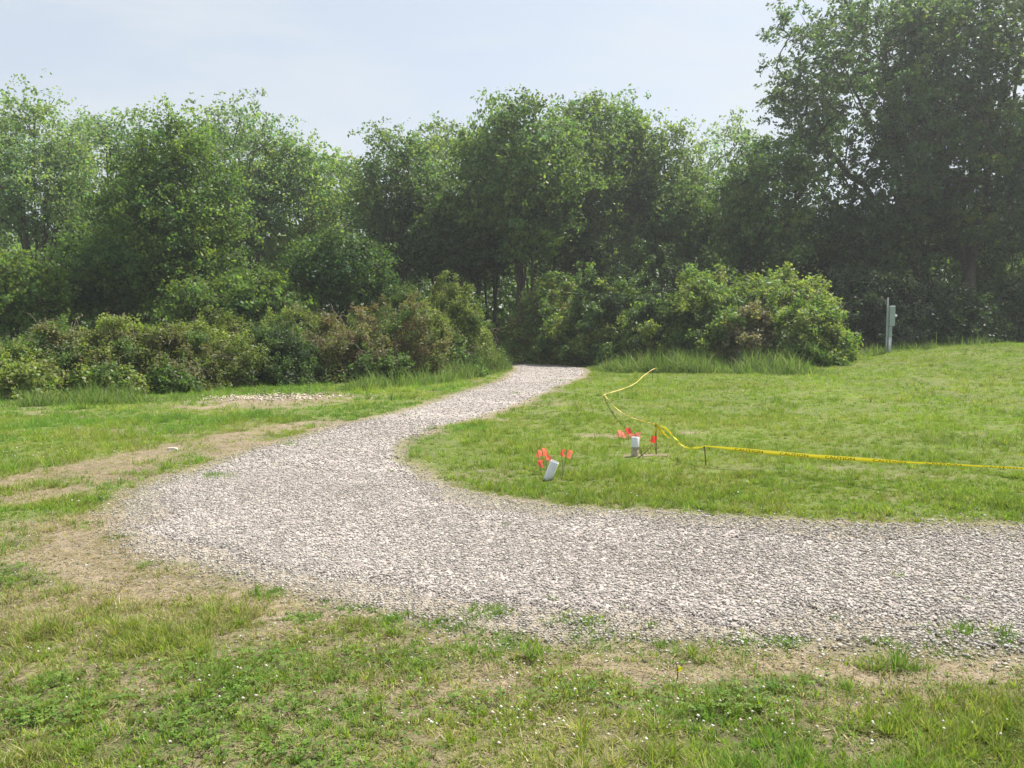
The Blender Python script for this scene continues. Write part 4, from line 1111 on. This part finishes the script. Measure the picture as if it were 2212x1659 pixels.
# hanging loops at the knot and the double run down to the ground
B = spline([s_mid, s_mid+[0.13, -0.05, -0.06], at(1452, 940, 10.3), at(1468, 956, 10.0), at(1481, 966, 9.8), at(1500, 968, 9.7), s_near+[0, 0, -0.004]], 70)
ribbon('tape_run', B, 0.9+0.5*np.sin(np.arange(70)*0.5), 0.030+0.0*np.arange(70), M_TAPE, tape)
B2 = spline([s_mid+[0.01, 0, 0], s_mid+[0.08, -0.02, -0.10], at(1440, 942, 10.4), at(1462, 956, 10.1), at(1480, 967, 9.85)], 50)
ribbon('tape_run', B2, 0.7+0.6*np.sin(np.arange(50)*0.4+1), np.full(50, 0.022), M_TAPE, tape)
for k, (dx, dz) in enumerate(((-.02, -.14), (0.03, -.17), (0.07, -.15), (0.11, -.12))):
    C_ = spline([s_mid+[0.005*k, -0.006, 0.0], s_mid+[dx*0.4+.01, -0.015, dz*0.4], s_mid+[dx, -0.02-0.01*k, dz]], 12)
    ribbon('tape_loop', C_, 0.3*k+0.4*np.sin(np.arange(12)*0.5), np.full(12, 0.026), M_TAPE, tape)
# run C: printed straight run to the right, turning edge-on as it goes
NC = 260
C0 = spline([s_near+[0, -0.008, 0], at(1700, 981, 8.95), at(1900, 995, 8.2), at(2050, 1003, 7.7), at(2212, 1012, 7.2), at(2420, 1022, 6.6)], NC)
tt = np.linspace(0, 1, NC)
twC = 0.55-0.25*S((tt-0.03)/0.12)+0.72*S((tt-0.28)/0.25)+0.05*np.sin(tt*30)
wC = 0.020+0.027*S((tt)/0.10)*(1-0.45*S((tt-0.35)/0.3))
ribbon('tape_run', C0, twC, wC, M_TAPE, tape)['label'] = 'straight near length of the tape with black lettering'
M_INK = noisy_mat('black tape ink', (0.02, 0.018, 0.012), (0.035, 0.03, 0.02), 12, 0.5, 0.0)
V, Fc = text_mesh('CAUTION', 0.040)
pc, wv, nv_ = ribbon_frame(C0, twC, wC); cum = np.r_[0, np.cumsum(np.linalg.norm(np.diff(pc, axis=0), axis=1))]
def along(s):
    return [np.stack([np.interp(s, cum, G_[:, k]) for k in range(3)], -1) for G_ in (pc, wv, nv_)]
for wi in range(10):
    s0 = 0.36+0.52*wi
    if s0+0.34 > cum[-1]: break
    r_, w_, n_ = along(s0+V[:, 0]*0.33/V[:, 0].max())
    up_sign = 1 if w_[0, 2] > 0 else -1
    toward = -1 if n_[0, 1] > 0 else 1
    pv = r_+w_*up_sign*((V[:, 1]-0.0145)*1.2)[:, None]+n_*toward*0.0022
    me = bpy.data.meshes.new('lettering'); me.from_pydata([tuple(q) for q in pv], [], Fc); me.materials.append(M_INK)
    o = bpy.data.objects.new('lettering', me); COL.objects.link(o); o.parent = tape

# meter post
M_GALV = noisy_mat('galvanised metal', (0.42, 0.45, 0.46), (0.52, 0.55, 0.56), 8, 0.5, 0.05, 0.5)
M_BOX = noisy_mat('grey green enamel', (0.26, 0.34, 0.33), (0.31, 0.39, 0.38), 5, 0.45, 0.03, 0.5)
M_DARK = noisy_mat('dark plastic', (0.03, 0.03, 0.035), (0.05, 0.05, 0.055), 8, 0.4, 0.0)
M_GLASS = noisy_mat('meter glass', (0.5, 0.52, 0.52), (0.6, 0.62, 0.62), 9, 0.15, 0.0, 0.6)
YM = 30.0
b = base(1916.5, YM); mt = empty('meter_post', b); tag(mt, 'grey electric meter box on two posts at the edge of the shaded trees', 'meter post')
k = YM/2411.0
def mx_(full_u): return (full_u-1536)/2411*YM-b[0]
def mz_(full_v): return hgt(full_v/1.3888, YM)-b[2]
top = mz_(893); 
MB().box((mx_(2659.5), 0.03, (top-0.25)/2), (0.055, 0.045, top+0.25), 0.006).build('post', M_GALV, mt)
MB().box((mx_(2670.5), 0.05, (mz_(978)-0.25)/2), (0.05, 0.05, mz_(978)+0.25), 0.005).build('post', M_GALV, mt)
bz0, bz1 = mz_(979), mz_(918)
bx = MB().box((mx_(2668.5), -0.07, (bz0+bz1)/2), (0.20, 0.15, bz1-bz0), 0.012).build('meter_box', M_BOX, mt)
MB().box((mx_(2666), -0.150, (bz0+bz1)/2-0.02), (0.14, 0.014, (bz1-bz0)*0.86), 0.004).build('cover', M_BOX, bx)
mm = MB().tube([(0, 0, 0), (0.03, 0, 0), (0.032, 0, 0), (0.085, 0, 0)], [0.062, 0.062, 0.052, 0.05], 16).build('meter', M_GLASS, mt, False)
mm.location = (mx_(2668.5)+0.101, -0.07, mz_(948))
MB().box((mx_(2666), -0.045, (mz_(1010)+bz0)/2-0.002), (0.115, 0.09, bz0-mz_(1010)-0.004), 0.008).build('conduit_cover', M_BOX, mt)
MB().tube([(mx_(2664), -0.045, -0.2), (mx_(2664), -0.045, mz_(1010)-0.004)], 0.03, 12).build('conduit', M_GALV, mt, True)
MB().tube([(mx_(2669.5), -0.045, -0.2), (mx_(2669.5), -0.045, mz_(1010)-0.004)], 0.018, 10).build('conduit', M_GALV, mt, True)
for uu in (2661, 2667, 2674):
    MB().tube([(mx_(uu), -0.075, bz0-0.035), (mx_(uu), -0.075, bz0-0.002)], 0.014, 8).build('cable_gland', M_DARK, mt)

# pale flat stone on the left dirt track
p = gp(374, 972)
rr = np.random.default_rng(5)
mb = MB(); ang = np.linspace(0, 2*math.pi, 9, endpoint=False)
lo = [(0.085*math.cos(a)*(1+.15*rr.normal()), 0.045*math.sin(a)*(1+.15*rr.normal()), -0.01) for a in ang]
mb.v = lo+[(x*.85, y_*.8, 0.03+.006*rr.normal()) for x, y_, _ in lo]; mb.f = [(i, (i+1) % 9, 9+(i+1) % 9, 9+i) for i in range(9)]+[tuple(range(9, 18))]
o = mb.build('flat_stone', noisy_mat('pale stone', (0.50, 0.46, 0.39), (0.60, 0.56, 0.49), 12, 0.8, 0.3)); o.location = (p[0], p[1], float(zg(*p)))
tag(o, 'pale flat stone lying on the dirt track at the left', 'stone')

# ------------------------------------------------------------------ haze
hz = MB().box((0, 305, 11.5), (1040, 850, 27)).build('haze', bpy.data.materials.new('haze air'))
hm = hz.data.materials[0]; hm.use_nodes = True; hn = hm.node_tree.nodes; hn.clear()
ho = hn.new('ShaderNodeOutputMaterial'); pv_ = hn.new('ShaderNodeVolumePrincipled')
pv_.inputs['Color'].default_value = (0.92, 0.96, 1.0, 1); pv_.inputs['Density'].default_value = 0.0011
pv_.inputs['Anisotropy'].default_value = 0.45
hm.node_tree.links.new(pv_.outputs['Volume'], ho.inputs['Volume'])
tag(hz, kind='stuff')
